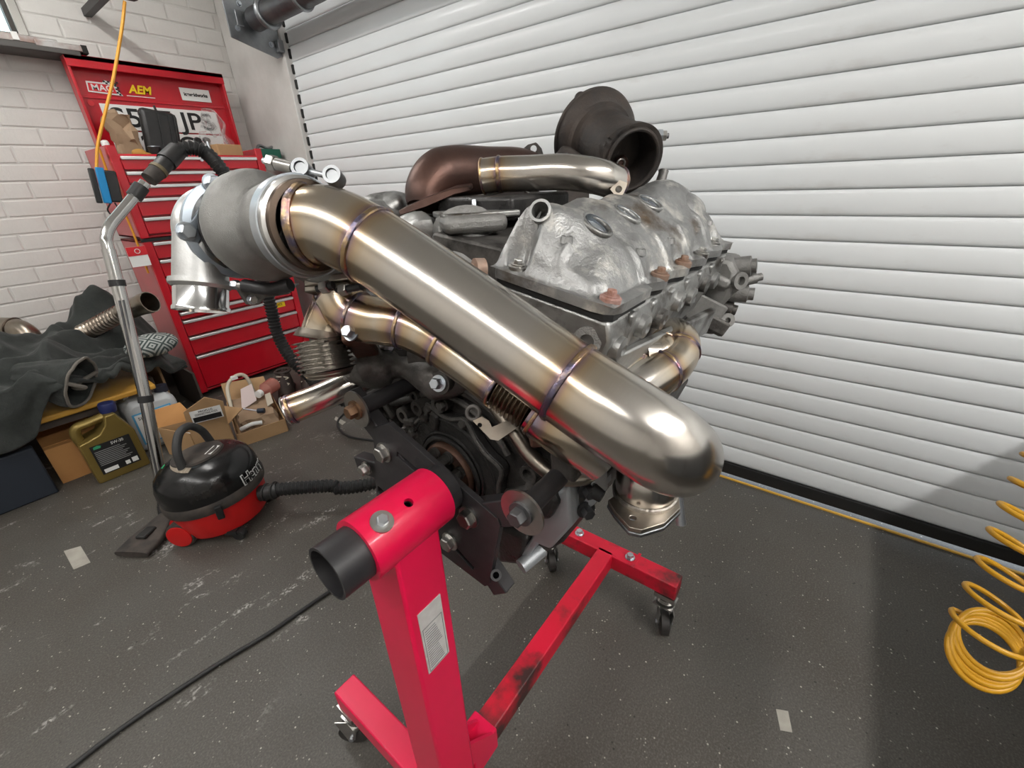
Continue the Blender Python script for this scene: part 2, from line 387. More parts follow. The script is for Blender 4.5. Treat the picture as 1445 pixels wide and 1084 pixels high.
mb.build('plate_bolt', 'zinc', door)
mb = MB(); mb.box((1.315, 2.595, 1.80), (.03, .012, .06)); mb.box((1.485, 2.585, 1.715), (.03, .03, .05)); mb.build('angle_cleat', 'galv', door, bevel=.002)
# dark slat lock strip down the jamb, threshold line in the gap
mat('stripe_yellow', (.62, .34, .03), rough=.6)  # one even yellow for the thin strip under the door
tag(MB().span((XD+.012, YR, 0), (XD+.020, .62, .0045)).build('floor_stripe', 'stripe_yellow'), 'thin yellow stripe along the floor under the roller door', 'stripe')
# ceiling LED battens
def batten(p0, p1, label, power, k):
    p0, p1 = V(p0), V(p1); c = (p0+p1)/2
    t = thing('ceiling_light_'+k+'_offscreen', (c.x, c.y, ZC-.06), label, 'light')
    MB().bar(p0+V((0, 0, .03)), p1+V((0, 0, .03)), .07, .06, up=(0, 0, 1)).build('housing', 'ceiling_paint', t)
    MB().bar(p0-V((0, 0, .008)), p1-V((0, 0, .008)), .06, .016, up=(0, 0, 1)).build('diffuser_'+k+'_offscreen', mat('led_'+k, (1., .98, .95), emit=power), t)
batten((-1.05, -.6, ZC-.06), (-1.05, 2.5, ZC-.06), 'longest white LED batten on the ceiling, across the rear of the garage', 50, 'rear')
batten((-.5, -1.5, ZC-.06), (1.2, -1.5, ZC-.06), 'white LED batten on the ceiling over the added shading bench', 132, 'side')
batten((.35, 1.5, ZC-.06), (.35, 2.7, ZC-.06), 'shortest white LED batten on the ceiling, nearest the tool chest', 54, 'chest')
# added bench block out of view, placed to shade the floor at the right
t = thing('added_shade_bench', (.5, -1.1, 0), 'added grey bench block out of view, shading the floor at the right', 'bench'); mat('cab_grey', (.11, .115, .12), rough=.6)
MB().span((-.5, -1.6, .71), (1.42, -.66, .75)).build('top', 'cab_grey', t, bevel=.004)
for x in (-.48, .15, .78): MB().span((x, -1.55, .0), (x+.60, -.70, .71)).build('shade_block', 'cab_grey', t, bevel=.004)
# ================================================================ red tool chest on roller cabinet
mat('red_paint', (.52, .006, .018), (.44, .005, .014), rough=.28, scale=4, coat=.35)
mat('handle_alu', (.72, .72, .72), rough=.35, metal=.8)
mat('white_vinyl', (.78, .78, .76), rough=.4)
mat('ink', (.012, .012, .012), rough=.5)
mat('yellow_vinyl', (.85, .58, .01), rough=.4)
mat('red_vinyl', (.60, .02, .03), rough=.4)
CX0, CX1, CY, CYB = .655, 1.335, 2.75, 3.12
def cabinet(name, label, z0, z1, splits, solid_top=True):
    t = thing(name, ((CX0+CX1)/2, (CY+CYB)/2, z0), label, 'tool chest')
    b = MB(); b.span((CX0, CY+.012, z0), (CX0+.012, CYB, z1)); b.span((CX1-.012, CY+.012, z0), (CX1, CYB, z1)); b.span((CX0, CYB-.01, z0), (CX1, CYB, z1)); b.span((CX0, CY+.012, z0), (CX1, CYB, z0+.012))
    if solid_top: b.span((CX0, CY+.01, z1-.012), (CX1, CYB, z1))
    b.build('carcass', 'red_paint', t, bevel=.003)
    for xx in (CX0, CX1-.036): MB().span((xx, CY-.004, z0), (xx+.036, CY+.014, z1)).build('corner_post', 'red_paint', t, bevel=.004)
    b = MB(); b.span((CX0+.03, CY+.03, z0), (CX1-.03, CY+.036, splits[0])); b.build('inner_panel', 'red_paint', t)
    for k in range(len(splits)-1):
        top, bot = splits[k], splits[k+1]
        d = MB().span((CX0+.038, CY, bot+.006), (CX1-.038, CY+.02, top-.016)).build('drawer', 'red_paint', t, bevel=.003)
        MB().span((CX0+.038, CY-.012, top-.018), (CX1-.038, CY+.02, top-.003)).build('handle', 'handle_alu', d, bevel=.003)
    return t
cab = cabinet('roller_cabinet', 'red metal roller cabinet on the floor under the matching top chest', .03, .852, [.845, .76, .67, .58, .49, .445, .352, .243, .045])
for x in (CX0+.05, CX1-.05):
    for y in (CY+.06, CYB-.06): MB().cyl((x-.01, y, .021), (x+.01, y, .021), .021).build('caster', 'rubber', cab)
MB().span((CX0-.001, CY-.006, .848), (CX1+.001, CY+.02, .862)).build('edge_trim', 'rubber', cab)
p = MB().span((1.13, CY-.002, .395), (1.24, CY, .425)).build('sticker', 'yellow_vinyl', cab); text('sticker_text', 'SNAP-RACK', .02, (1.185, CY-.0025, .411), (1, 0, 0), (0, 0, 1), 'ink', cab, .08)
top = cabinet('tool_chest', 'red metal top chest with raised lid, stickers and number plates inside', .864, 1.262, [1.222, 1.158, 1.102, 1.043, .958, .875], solid_top=False)
b = MB(); b.span((CX0, CY-.004, 1.205), (CX1, CY+.03, 1.228)); b.build('top_rail', 'red_paint', top, bevel=.004)
MB().span((CX0+.01, CY+.02, 1.17), (CX1-.01, CYB-.01, 1.18)).build('tray_floor', 'red_paint', top)
MB().cyl((1.02, CY-.006, 1.205), (1.02, CY-.014, 1.205), .008).build('lock', 'zinc', top)
# lid
LX0, LX1, LY = .70, 1.365, 3.09
lid = MB().span((LX0, LY, 1.25), (LX1, LY+.012, 1.645)).build('lid', 'red_paint', top, bevel=.003)
b = MB(); b.span((LX0, LY-.055, 1.628), (LX1, LY+.012, 1.648)); b.span((LX0, LY-.055, 1.600), (LX1, LY-.048, 1.648)); b.span((LX0, LY-.05, 1.25), (LX0+.012, LY, 1.63)); b.span((LX1-.012, LY-.05, 1.25), (LX1, LY, 1.63))
b.build('lid_lip', 'red_paint', lid, bevel=.002)
MB().span((LX0+.01, LY-.006, 1.485), (LX1-.01, LY+.002, 1.500)).build('lid_rib', 'red_paint', lid, bevel=.002)
yp = LY-.004
def plate(zc, txt, xs):
    n = MB().span((.775, yp-.004, zc-.055), (1.295, yp-.001, zc+.055)).build('number_plate', 'white_vinyl', lid, bevel=.003)
    text('characters', txt, .115, ((.775+1.295)/2, yp-.0045, zc-.004), (1, 0, 0), (0, 0, 1), 'ink', n, xs, bold=.0016)
plate(1.412, 'S577 JPS', .46); plate(1.295, 'S2   GA', .40)
st = MB().prism([(.752, 1.512), (.885, 1.506), (.868, 1.528), (.872, 1.556), (.83, 1.566), (.818, 1.555), (.757, 1.556)], (0, yp-.001, 0), (1, 0, 0), (0, 0, 1), .001).build('sticker', 'white_vinyl', lid)
MB().prism([(.757, 1.517), (.862, 1.513), (.858, 1.548), (.762, 1.549)], (0, yp-.002, 0), (1, 0, 0), (0, 0, 1), .001).build('sticker_field', 'red_vinyl', st)
text('sticker_text', 'MAC', .036, (.81, yp-.0035, 1.531), (1, 0, 0), (0, 0, 1), 'white_vinyl', st, .08, bold=.0006)
b = MB()
for i in range(7):
    for j in range(2):
        if (i+j) % 2: b.span((.822+i*.0085, yp-.004, 1.550+j*.007), (.8305+i*.0085, yp-.0025, 1.557+j*.007))
for i in range(2):
    for j in range(6):
        if (i+j) % 2: b.span((.862+i*.008, yp-.004, 1.508+j*.007), (.870+i*.008, yp-.0025, 1.515+j*.007))
b.build('checker', 'ink', st)
text('sticker', 'AEM', .05, (.962, yp-.002, 1.538), (1, 0, 0), (0, 0, 1), 'yellow_vinyl', lid, .105, shear=.3, bold=.0016)
MB().span((.90, yp-.002, 1.508), (1.02, yp-.001, 1.511)).build('sticker_line', 'white_vinyl', lid)
st = MB().span((1.145, yp-.002, 1.512), (1.29, yp-.001, 1.570)).build('sticker', 'white_vinyl', lid)
text('sticker_text', 'iceweldworks', .022, (1.218, yp-.0025, 1.541), (1, 0, 0), (0, 0, 1), 'ink', st, .115, bold=.001)
MB().cyl((.745, LY-.006, 1.465), (.745, LY+.002, 1.465), .012, n=16).build('rivet', 'red_vinyl', lid)

# ---- on the chest
mat('kraft', (.36, .25, .16), (.30, .205, .13), rough=.85, scale=9, bump=.4, bscale=25)
mat('card', (.44, .275, .14), (.38, .235, .115), rough=.85, scale=6)
mat('card_orange', (.50, .25, .085), (.44, .21, .07), rough=.8, scale=5)
mat('clear_plastic', (.92, .93, .93), rough=.12, trans=.85, ior=1.18, alpha=.45)
def crumple(name, c, d, m, label, cat, amp=.012, sc=18, seed=0, taper=.85, rz=0.):
    b = MB(); R = Matrix.Rotation(rz, 3, 'Z'); n = 7; base = V(c)
    def face(fn):
        b.grid(fn, n, n)
    hx_, hy_, hz_ = d[0]/2, d[1]/2, d[2]
    def P(x, y, z):
        k = 1-(1-taper)*z
        p = R @ V((x*hx_*k, y*hy_*k, 0))+base+V((0, 0, z*hz_)); q = p+mnoise.noise_vector(p*sc+V((seed, seed, 0)))*amp*min(1, .15+z*1.5)
        return V((q.x, q.y, max(q.z, base.z)))
    face(lambda u, v: P(u*2-1, -1, v)); face(lambda u, v: P(1, u*2-1, v)); face(lambda u, v: P(1-u*2, 1, v)); face(lambda u, v: P(-1, 1-u*2, v)); face(lambda u, v: P(u*2-1, v*2-1, 1)); face(lambda u, v: P(1-u*2, v*2-1, 0))
    return tag(b.build(name, m, ang=25), label, cat)
ZT = 1.18
crumple('paper_bag', (.786, 2.93, ZT), (.105, .07, .225), 'kraft', 'crumpled brown paper bag standing in the open top chest', 'bag', amp=.035, sc=26, rz=.1)
tag(MB().span((.698, 2.955, ZT), (.727, 2.99, 1.30)).build('paper_wad', 'white_vinyl', bevel=.01), 'small white paper packet beside the brown paper bag', 'packet')
t = thing('tool_case', (.935, 2.93, ZT), 'black plastic tool case with a carry handle, standing in the open chest', 'case')
Rc = Matrix.Rotation(.14, 3, 'Y'); b = MB().box((.94, 2.93, ZT+.13), (.155, .05, .25), Rc); b.build('body', 'black_plastic', t, bevel=.02)
b = MB().box((.90, 2.93, ZT+.235), (.05, .03, .03), Rc); b.build('handle', 'black_plastic', t, bevel=.008)
b = MB(); [b.box((.955+i*.022, 2.902, ZT+.13), (.006, .008, .21), Rc) for i in (-1, 1, 2)]; b.build('rib', 'black_plastic', t)
b = MB().bar((.99, 2.96, ZT), (.965, 2.97, 1.46), .014, .008); tag(b.build('pry_bar', 'black_plastic', bevel=.002), 'thin black bar standing up behind the black tool case', 'bar')
t = thing('work_gloves', (.79, 2.80, ZT), 'pair of yellow leather work gloves at the front of the open chest', 'gloves'); mat('leather', (.50, .27, .06), (.40, .20, .04), rough=.7)
for dx, gz in ((0, -.0235), (.02, .012)):
    b = MB(); b.sphere((.775+dx, 2.832, 1.224+gz), .028, sq=(1.1, .8, .7)); 
    for k in range(4): b.sphere((.793+dx+k*.004, 2.818+k*.008, 1.218+gz), .017, n=10, m=8, sq=(1.6, .6, .6))
    b.build('glove', 'leather', t)
def tin(x, y, r, h, m, name, label):
    t = thing(name, (x, y, ZT), label, 'tin'); MB().lathe([(0, 0), (r, 0), (r, h*.86), (r*1.04, h*.88), (r*1.04, h), (0, h)], (x, y, ZT), (0, 0, 1)).build('body', m, t); MB().torus((x, y, ZT+h), (0, 0, 1), r*.9, .003).build('rim', 'zinc', t)
tin(.862, 2.83, .026, .085, 'black_plastic', 'aerosol_can', 'small black tin beside the yellow gloves'); tin(.915, 2.81, .022, .075, 'galv', 'spray_tin', 'small grey metal tin in front of the black tool case')
for k, (x, y, a) in enumerate(((1.06, 2.84, .5), (1.105, 2.88, -.4), (1.106, 2.82, .2))):
    t = thing('ratchet_tool', (x, y, ZT), ['dark ratchet handle leaning in the chest', 'chrome ratchet leaning beside the dark handle in the chest', 'short chrome extension bar among the tools in the chest'][k], 'tool')
    e = V((x+.04*math.sin(a), y+.03, 1.30)); MB().cyl((x, y, ZT), e, .007).build('shaft', ['black_plastic', 'zinc', 'zinc'][k], t); MB().cyl(e-V((0, .008, 0)), e+V((0, .008, .004)), .015).build('head', ['black_plastic', 'zinc', 'galv'][k], t)
tag(MB().box((1.19, 2.84, ZT+.05), (.13, .09, .105), Matrix.Rotation(.12, 3, 'Z')).build('parcel_box', 'card', bevel=.003), 'small closed brown cardboard box at the right of the open chest', 'box')
crumple('plastic_bag', (1.220, 2.985, ZT), (.19, .085, .27), 'clear_plastic', 'clear plastic bag of fittings bulging behind the small cardboard box', 'bag', amp=.045, sc=14, taper=.35)
mat('green_plastic', (.008, .10, .065), rough=.4)
t = thing('parts_tray', (1.43, 2.85, 1.1), 'dark green plastic parts tray hooked on the chest side', 'tray')
b = MB(); b.span((1.34, 2.80, 1.175), (1.47, 2.806, 1.265)); b.span((1.34, 2.90, 1.175), (1.47, 2.906, 1.265)); b.span((1.464, 2.80, 1.175), (1.47, 2.906, 1.265)); b.span((1.337, 2.80, 1.175), (1.343, 2.906, 1.265)); b.span((1.34, 2.80, 1.17), (1.47, 2.906, 1.176)); b.build('tray', 'green_plastic', t, bevel=.002)
b = MB(); b.sweep(catmull([(1.35, 2.83, 1.26), (1.38, 2.85, 1.285), (1.42, 2.84, 1.27), (1.455, 2.86, 1.28), (1.44, 2.87, 1.265)], 8), .008, 8); b.build('coiled_wire', 'galv', t)
# hanging cord and work light on the left side
t = thing('work_light', (.60, 2.70, 1.04), 'blue and black work light hanging from an orange cord', 'lamp'); mat('orange_cord', (.72, .33, .03), rough=.5); mat('blue_plastic', (.01, .22, .50), rough=.4)
b = MB(); b.sweep(catmull([ony(p[0], p[1], 2.70) for p in ((176, 2), (172, 40), (160, 110), (147, 165), (138, 205), (136, 240))], 8), .006, 10); b.build('cord', 'orange_cord', t)
q = ony(146, 262, 2.70); Rl = Matrix.Rotation(.12, 3, 'Y')
MB().box(q, (.028, .02, .145), Rl).build('body', 'blue_plastic', t, bevel=.004); MB().box(q+V((-.026, .012, .0)), (.02, .02, .14), Rl).build('grip', 'black_plastic', t, bevel=.004); MB().box(q+V((.035, .015, -.005)), (.045, .02, .13), Rl).build('backing', 'black_plastic', t, bevel=.006)
b = MB(); b.sweep(catmull([q+V((.0, 0, -.07)), q+V((-.02, 0, -.10)), q+V((-.005, 0, -.13)), q+V((.02, 0, -.11)), q+V((.015, 0, -.07))], 6), .003, 8); b.build('wrist_loop', 'rubber', t)
q0 = ony(172, 2, 2.70); t2 = thing('cord_reel', q0, 'black cord reel fixed high on the brick wall', 'reel')
MB().box(q0+V((-.01, 0, .035)), (.15, .05, .05)).build('body', 'black_plastic', t2, bevel=.018); MB().bar(q0+V((0, .02, .06)), q0+V((0, .50, .06)), .03, .03).build('arm', 'black_plastic', t2)
tag(MB().sweep(catmull([(CX0-.012, 2.80, 1.25), (CX0-.012, 2.82, 1.1), (CX0-.012, 2.79, .9), (CX0-.012, 2.80, .7)], 6), .005, 8).build('extension_cord', 'orange_cord'), 'orange cord running down the left side of the chest', 'cord')
q = [ony(*p, 2.74) for p in ((160, 350), (185, 350), (188, 373), (163, 374))]
t = thing('hang_tag', q[3], 'white card with a red header against the side of the cabinet', 'card'); b = MB(); b.span((.575, 2.72, .745), (.65, 2.724, .835)); b.build('card', 'white_vinyl', t); b = MB(); b.span((.575, 2.718, .795), (.65, 2.7205, .835)); b.build('header', 'red_vinyl', t); b = MB(); b.torus((.615, 2.717, .815), (0, 1, 0), .010, .0015); b.build('emblem', 'white_vinyl', t)
# metal sill channel high on the wall at the left
t = thing('sill_channel', (.45, 3.08, 1.64), 'weathered aluminium channel lying along the window sill', 'rail'); mat('old_alu', (.50, .49, .48), (.30, .20, .17), rough=.5, metal=.6, scale=9, mid=(.5, .7))
MB().span((-.3, 3.04, 1.668), (.70, YW-.012, 1.695)).build('top_channel', 'old_alu', t, bevel=.003); MB().span((-.3, 3.03, 1.642), (.765, YW-.012, 1.668)).build('lower_channel', mat('dark_alu', (.10, .095, .09), rough=.5, metal=.5), t, bevel=.003)
MB().span((.62, 3.028, 1.660), (.785, YW-.02, 1.684)).build('end_piece', 'old_alu', t, bevel=.003); MB().span((.775, 3.026, 1.655), (.795, YW-.02, 1.686)).build('end_cap', 'rubber', t)
MB().span((.555, 3.032, 1.672), (.575, 3.04, 1.700)).build('clip', 'white_vinyl', t)
# ================================================================ bench, blanket, cans, boxes at the left
mat('bench_top', (.55, .30, .045), (.48, .25, .035), rough=.5, scale=5)
mat('dark_wood', (.045, .035, .03), (.07, .055, .045), rough=.8, scale=8)
t = thing('work_bench', (-.05, 2.62, 0), 'low bench with a yellow top under the grey blanket', 'bench')
MB().span((-.55, 2.33, .275), (.405, 2.92, .298)).build('top', 'bench_top', t, bevel=.006)
for x in (-.5, .185):
    for y in (2.40, 2.86): MB().span((x, y, 0), (x+.05, y+.05, .275)).build('leg', 'dark_wood', t)
MB().span((-.5, 2.37, .235), (.23, 2.39, .275)).build('apron', 'dark_wood', t); MB().span((-.5, 2.75, .0), (.23, 2.77, .275)).build('back_panel', 'dark_wood', t)
t = thing('storage_crate', (.40, 2.83, 0), 'dark open crate between the bench and the red cabinet', 'crate')
b = MB(); b.span((.43, 2.55, 0), (.445, 2.95, .26)); b.span((.43, 2.94, 0), (.61, 2.95, .26)); b.span((.60, 2.55, 0), (.61, 2.95, .22)); b.build('panel', 'dark_wood', t); MB().span((.485, 2.60, .0), (.495, 2.90, .30)).build('divider', 'card', t)
tag(MB().span((-.42, 2.30, 0), (-.02, 2.34, .21)).build('storage_box', mat('navy', (.018, .024, .035), rough=.6), bevel=.006), 'dark blue storage box under the hanging blanket', 'box')
# carton lying under the blanket corner
q = [onz(70, 640, 0), onz(90, 677, 0), onz(122, 664, 0)]
t = thing('carton', (q[1].x, q[1].y, 0), 'orange-brown cardboard carton under the blanket beside the gold oil can', 'box')
MB().span((.0, 2.36, 0), (.175, 2.39, .16)).build('front_panel', 'card_orange', t); MB().span((.0, 2.39, 0), (.008, 2.65, .16)).build('side_panel', 'card_orange', t); MB().span((.0, 2.39, .155), (.175, 2.65, .162)).build('flap', 'card_orange', t)

# dark grey fleece blanket heaped on the bench
mat('fleece', (.020, .023, .021), (.036, .040, .037), rough=.95, scale=14, bump=.6, bscale=160, sheen=.10)
def g(x, y, cx, cy, sx, sy): return math.exp(-((x-cx)/sx)**2-((y-cy)/sy)**2)
def fold(x, y):
    p = V((x*4.2+y*1.5, y*6.5-x*1.2, .3)); a = 1-abs(mnoise.noise(p)); b_ = 1-abs(mnoise.noise(p*2.1+V((4, 1, 2))))
    c_ = 1-abs(mnoise.noise(V((x*2.2-y*3.1, y*2.4+x*2.0, 7)))); return .06*a**4+.035*b_**3+.07*c_**5
def blanket(u, v):
    x = -.42+u*1.0
    if v < .66:
        k = v/.66; y = 2.98-.70*k
        z = .30+.05+.24*g(x, y, .42, 2.76, .20, .17)+.15*g(x, y, .08, 2.58, .24, .15)+.20*g(x, y, -.22, 2.42, .26, .18)+.05*g(x, y, .2, 2.34, .1, .08)+fold(x, y)
        if x > .46: z -= (x-.46)*1.4*(.4+k)
        if x > .12: y = 2.98-(.70-.55*max(0, x-.12))*k
        return V((x+.02*mnoise.noise(V((y*9, x*3, 2))), y, max(z-.03, .302)))
    k = (v-.66)/.34; p = blanket(u, .6599)
    hang = .20 if x < .0 else max(.03, .20-(x)*1.6)
    hang *= 1+.25*mnoise.noise(V((x*6, 1, 1)))
    out = .03*math.sin(x*34+1.2)*k+.035*mnoise.noise(V((x*9, k*2, 5)))
    return V((p.x+.03*k*math.sin(x*11), p.y-.025*math.sin(min(1, k*1.6)*PI/2)+out, max(p.z-hang*k**1.1, .03)))
FLEX = (at(118, 470, 1.95), at(212, 426, 1.90)); BEND = catmull([at(*p_, 1.88) for p_ in ((-30, 500), (-15, 468), (15, 462), (38, 472), (50, 498))], 10)
def settle(p):                           # the cloth sags under the pipes that lie on it
    for pth_, R_ in (([FLEX[0].lerp(FLEX[1], k/30) for k in range(31)], .0495), (BEND, .055)):
        c_ = min(pth_, key=lambda q_: (q_.x-p.x)**2+(q_.y-p.y)**2); d_ = math.hypot(c_.x-p.x, c_.y-p.y)
        lim = c_.z-math.sqrt(max(0, R_*R_-d_*d_)) if d_ < R_ else c_.z+(d_-R_)*2.2
        if p.z > lim: p = V((p.x, p.y, max(lim, .306)))
    return p
b = MB().grid(lambda u, v: settle(blanket(u, v)), 110, 80); bl = b.build('blanket', 'fleece', solid=.012, sub=1, ang=180); tag(bl, 'dark grey fleece blanket heaped over the low bench', 'blanket')
# bunched sleeve-like fold with a bound edge at the front
mat('binding', (.16, .145, .125), rough=.9)
t = thing('folded_throw', (.20, 2.30, .30), 'grey fleece throw with a tan bound edge, bunched on the bench front', 'throw')
def cone(u, v):
    a = 2*PI*u; k = v; c = V((.03, 2.42, .46)).lerp(V((.185, 2.275, .405)), k); R = .045+.055*k+.012*mnoise.noise(V((math.cos(a)*2, math.sin(a)*2, k*3)))
    ex, ey, ez = frame(V((.145, -.155, -.095))); return c+ex*R*math.cos(a)*.75+ey*R*math.sin(a)*1.02
MB().grid(cone, 40, 16).build('sleeve', 'fleece', t, solid=.008)
MB().sweep([cone(k/40, 1.0) for k in range(41)], .0055, 8).build('bound_edge', 'binding', t)
MB().sweep(catmull([cone(.02, 1.0), (.16, 2.27, .40), (.185, 2.235, .395), cone(.45, 1.0)], 8), .008, 8).build('bound_edge', 'binding', t)
# patterned cushion against the cabinet side
mat('teal_cloth', (.10, .13, .13), rough=.9)
t = thing('patterned_cushion', (.53, 2.56, .33), 'cushion in dark cloth woven with pale diamond lines, right end of the blanket', 'cushion')
def diamond_cloth():
    m = bpy.data.materials.new('diamond_cloth'); m.use_nodes = True; N = m.node_tree.nodes; L = m.node_tree.links; tcx = N.new('ShaderNodeTexCoord'); sp_ = N.new('ShaderNodeSeparateXYZ'); L.new(tcx.outputs['Object'], sp_.inputs[0])
    def mth(op, a, b=None):
        n = N.new('ShaderNodeMath'); n.operation = op
        for i, v in enumerate((a, b)):
            if v is None: continue
            if hasattr(v, 'links'): L.new(v, n.inputs[i])
            else: n.inputs[i].default_value = v
        return n.outputs[0]
    def tri(v): return mth('PINGPONG', mth('MULTIPLY', v, 26.), 1.)
    d = mth('ADD', tri(sp_.outputs['X']), tri(mth('ADD', sp_.outputs['Z'], mth('MULTIPLY', sp_.outputs['Y'], .6)))); k = mth('PINGPONG', mth('MULTIPLY', d, 4.), 1.); f = mth('GREATER_THAN', k, .5)
    mx = N.new('ShaderNodeMix'); mx.data_type = 'RGBA'; L.new(f, mx.inputs[0]); mx.inputs[6].default_value = (.045, .06, .06, 1); mx.inputs[7].default_value = (.36, .38, .36, 1); L.new(mx.outputs[2], N['Principled BSDF'].inputs['Base Color']); N['Principled BSDF'].inputs['Roughness'].default_value = .9
    return m
b = MB(); cc = ony(212, 482, 2.42)-V((0, 0, .016)); b.sphere(cc, .10, sq=(1.0, .8, .50)); b.build('cover', diamond_cloth(), t)
# ribbed flex pipe lying on the blanket
mat('tint_steel', (.36, .32, .27), (.26, .21, .165), rough=.32, metal=1, scale=16)
p0, p1, p2 = at(118, 470, 1.95), at(172, 441, 1.93), at(212, 426, 1.90)
t = thing('flex_pipe', p0, 'ribbed stainless flex pipe with an open end lying on the grey blanket', 'pipe')
path = [p0.lerp(p1, k/60) for k in range(61)]; MB().sweep(path, [.034+.005*math.sin(k*1.25) for k in range(61)], 22).build('bellows', 'tint_steel', t)
d = (p2-p1).normalized(); MB().lathe([(.036, 0), (.040, .02), (.041, .10), (.046, .135), (.046, (p2-p1).length), (.042, (p2-p1).length), (.038, .05)], p1, d, 28).build('sleeve', 'tint_steel', t)
# mandrel bend at far left
t = thing('pipe_bend', at(15, 490, 1.88), 'heat-tinted stainless U-bend pipe lying on the bench behind the blanket', 'pipe')
MB().sweep(BEND, .042, 24).build('bend', 'tint_steel', t)
MB().torus(BEND[22], BEND[23]-BEND[21], .0425, .0035).build('weld', mat('weld_dark', (.12, .09, .07), rough=.4, metal=1), t)

# gold oil can
def jerry(name, label, x0, x1, y, dep, h, m, capm, rz=0., neck=.75):
    t = thing(name, ((x0+x1)/2, y+dep/2, 0), label, 'canister'); wd = x1-x0; cx = (x0+x1)/2; k = h*.66
    def P(a, c): return (x0+a*wd, c*h)
    body = [P(0, .02), P(.03, 0), P(.97, 0), P(1, .02), P(1, .60), P(.97, .66), P(.86, .82), P(.80, .93), P(.62, .93), P(.55, .80), P(.40, .70), P(.16, .66), P(0, .64)]
    MB().prism(body, (0, y, 0), (1, 0, 0), (0, 0, 1), -dep).build('body', m, t, bevel=.014)
    MB().sweep(catmull([(x0+.08*wd, y+dep*.5, h*.58), (x0+.06*wd, y+dep*.5, h*.74), (x0+.13*wd, y+dep*.5, h*.84), (x0+.35*wd, y+dep*.5, h*.86), (x0+.62*wd, y+dep*.5, h*.88)], 8), .017, 14).build('handle', m, t)
    c = V((x0+neck*wd, y+dep*.5, h*.92)); MB().lathe([(0, 0), (.026, 0), (.028, .012), (.028, .034), (.025, .04), (0, .04)], c, (.1, 0, 1), 24).build('cap', capm, t)
    return t
mat('gold_plastic', (.23, .165, .045), (.20, .14, .038), rough=.34, metal=.5, scale=5); mat('cap_blue', (.012, .02, .10), rough=.4)
t = jerry('oil_can', 'gold plastic oil can with a dark blue cap and black label', .088, .262, 2.22, .10, .285, 'gold_plastic', 'cap_blue')
lab = MB().span((.112, 2.2165, .035), (.238, 2.2185, .165)).build('label', 'ink', t)
mat('label_grey', (.25, .25, .25), rough=.6); mat('label_green', (.04, .30, .14), rough=.5)
b = MB(); [b.span((.118, 2.215, .135-k*.0075), (.118+.108*(.75+.25*((k*37) % 10)/10), 2.2162, .1375-k*.0075)) for k in range(9)]; b.build('small_print', 'label_grey', lab)
MB().prism([(.12, .150), (.142, .150), (.145, .158), (.135, .163), (.122, .160)], (0, 2.2163, 0), (1, 0, 0), (0, 0, 1), .001).build('emblem', 'label_green', lab)
text('grade', '5W-30', .016, (.195, 2.2155, .153), (1, 0, 0), (0, 0, 1), 'white_vinyl', lab, .04)
for a_, b_ in (((.12, 2.215, .04), (.165, 2.2162, .056)), ((.19, 2.215, .042), (.205, 2.2162, .058)), ((.212, 2.215, .042), (.232, 2.2162, .062))): MB().span(a_, b_).build('white_box', 'white_vinyl', lab)
# white jerrycan
mat('white_hdpe', (.55, .57, .58), (.48, .50, .51), rough=.4, scale=5)
t = thing('jerrycan', (.37, 2.40, 0), 'large white plastic jerrycan with a blue-edged label behind the gold oil can', 'canister')
b = MB().prism([(.277, .0), (.445, 0), (.46, .02), (.46, .215), (.43, .236), (.30, .242), (.27, .22), (.265, .02)], (0, 2.34, 0), (1, 0, 0), (0, 0, 1), -.17); b.build('body', 'white_hdpe', t, bevel=.022)
MB().sweep(catmull([(.30, 2.42, .238), (.31, 2.42, .258), (.36, 2.42, .260), (.375, 2.42, .236)], 6), .011, 12).build('handle', 'white_hdpe', t)
MB().lathe([(0, 0), (.027, 0), (.027, .03), (0, .032)], (.43, 2.40, .232), (0, 0, 1), 20).build('cap', mat('cap_dark', (.02, .022, .035), rough=.5), t)
mat('pale_blue', (.10, .35, .58), rough=.5); lb = MB().span((.285, 2.336, .04), (.43, 2.339, .19)).build('label', 'pale_blue', t, bevel=.001); MB().span((.292, 2.334, .047), (.423, 2.337, .183)).build('label_field', 'white_vinyl', lb)
text('label_text', '5L', .02, (.31, 2.333, .165), (1, 0, 0), (0, 0, 1), 'ink', lb)
b = MB(); [b.box((.385+.02*((k*7) % 3), 2.333, .15-.02*k), (.02, .002, .010), Matrix.Rotation(k*.7, 3, 'Y')) for k in range(5)]; b.build('label_mark', 'ink', lb)

# open cardboard box
A, B, C_ = onz(224, 604, .135), onz(269, 612, .135), onz(322, 598, .135); D = A+C_-B; dn = V((0, 0, -.135))
t = thing('open_carton', (B.x, B.y, 0), 'open cardboard box with raised flaps and a black and white label', 'box')
def quad(b, p, th=.004):
    n = (V(p[1])-V(p[0])).cross(V(p[2])-V(p[0])).normalized()*th; m = len(p)
    vs_ = [V(x) for x in p]+[V(x)+n for x in p]; b.add(vs_, [list(range(m-1, -1, -1)), list(range(m, 2*m))]+[[i, (i+1) % m, m+(i+1) % m, m+i] for i in range(m)]); return b
for p, q in ((A, B), (B, C_), (C_, D), (D, A)): quad(MB(), (p+dn, q+dn, q, p)).build('side', 'card', t, smooth=False)
quad(MB(), (A+dn, B+dn, C_+dn, D+dn)).build('bottom', 'card', t, smooth=False)
up = V((0, 0, 1)); o1 = (A-B).normalized(); o2 = (B-C_).normalized()
f1 = quad(MB(), (B, C_, C_+up*.115-o1*.02, B.lerp(C_, .55)+up*.155-o1*.03, B+up*.105-o1*.01)).build('flap', 'card', t, smooth=False)
quad(MB(), (D, A, A+up*.06+o1*.075, D+up*.075+o1*.065)).build('flap', 'card_orange', t, smooth=False)
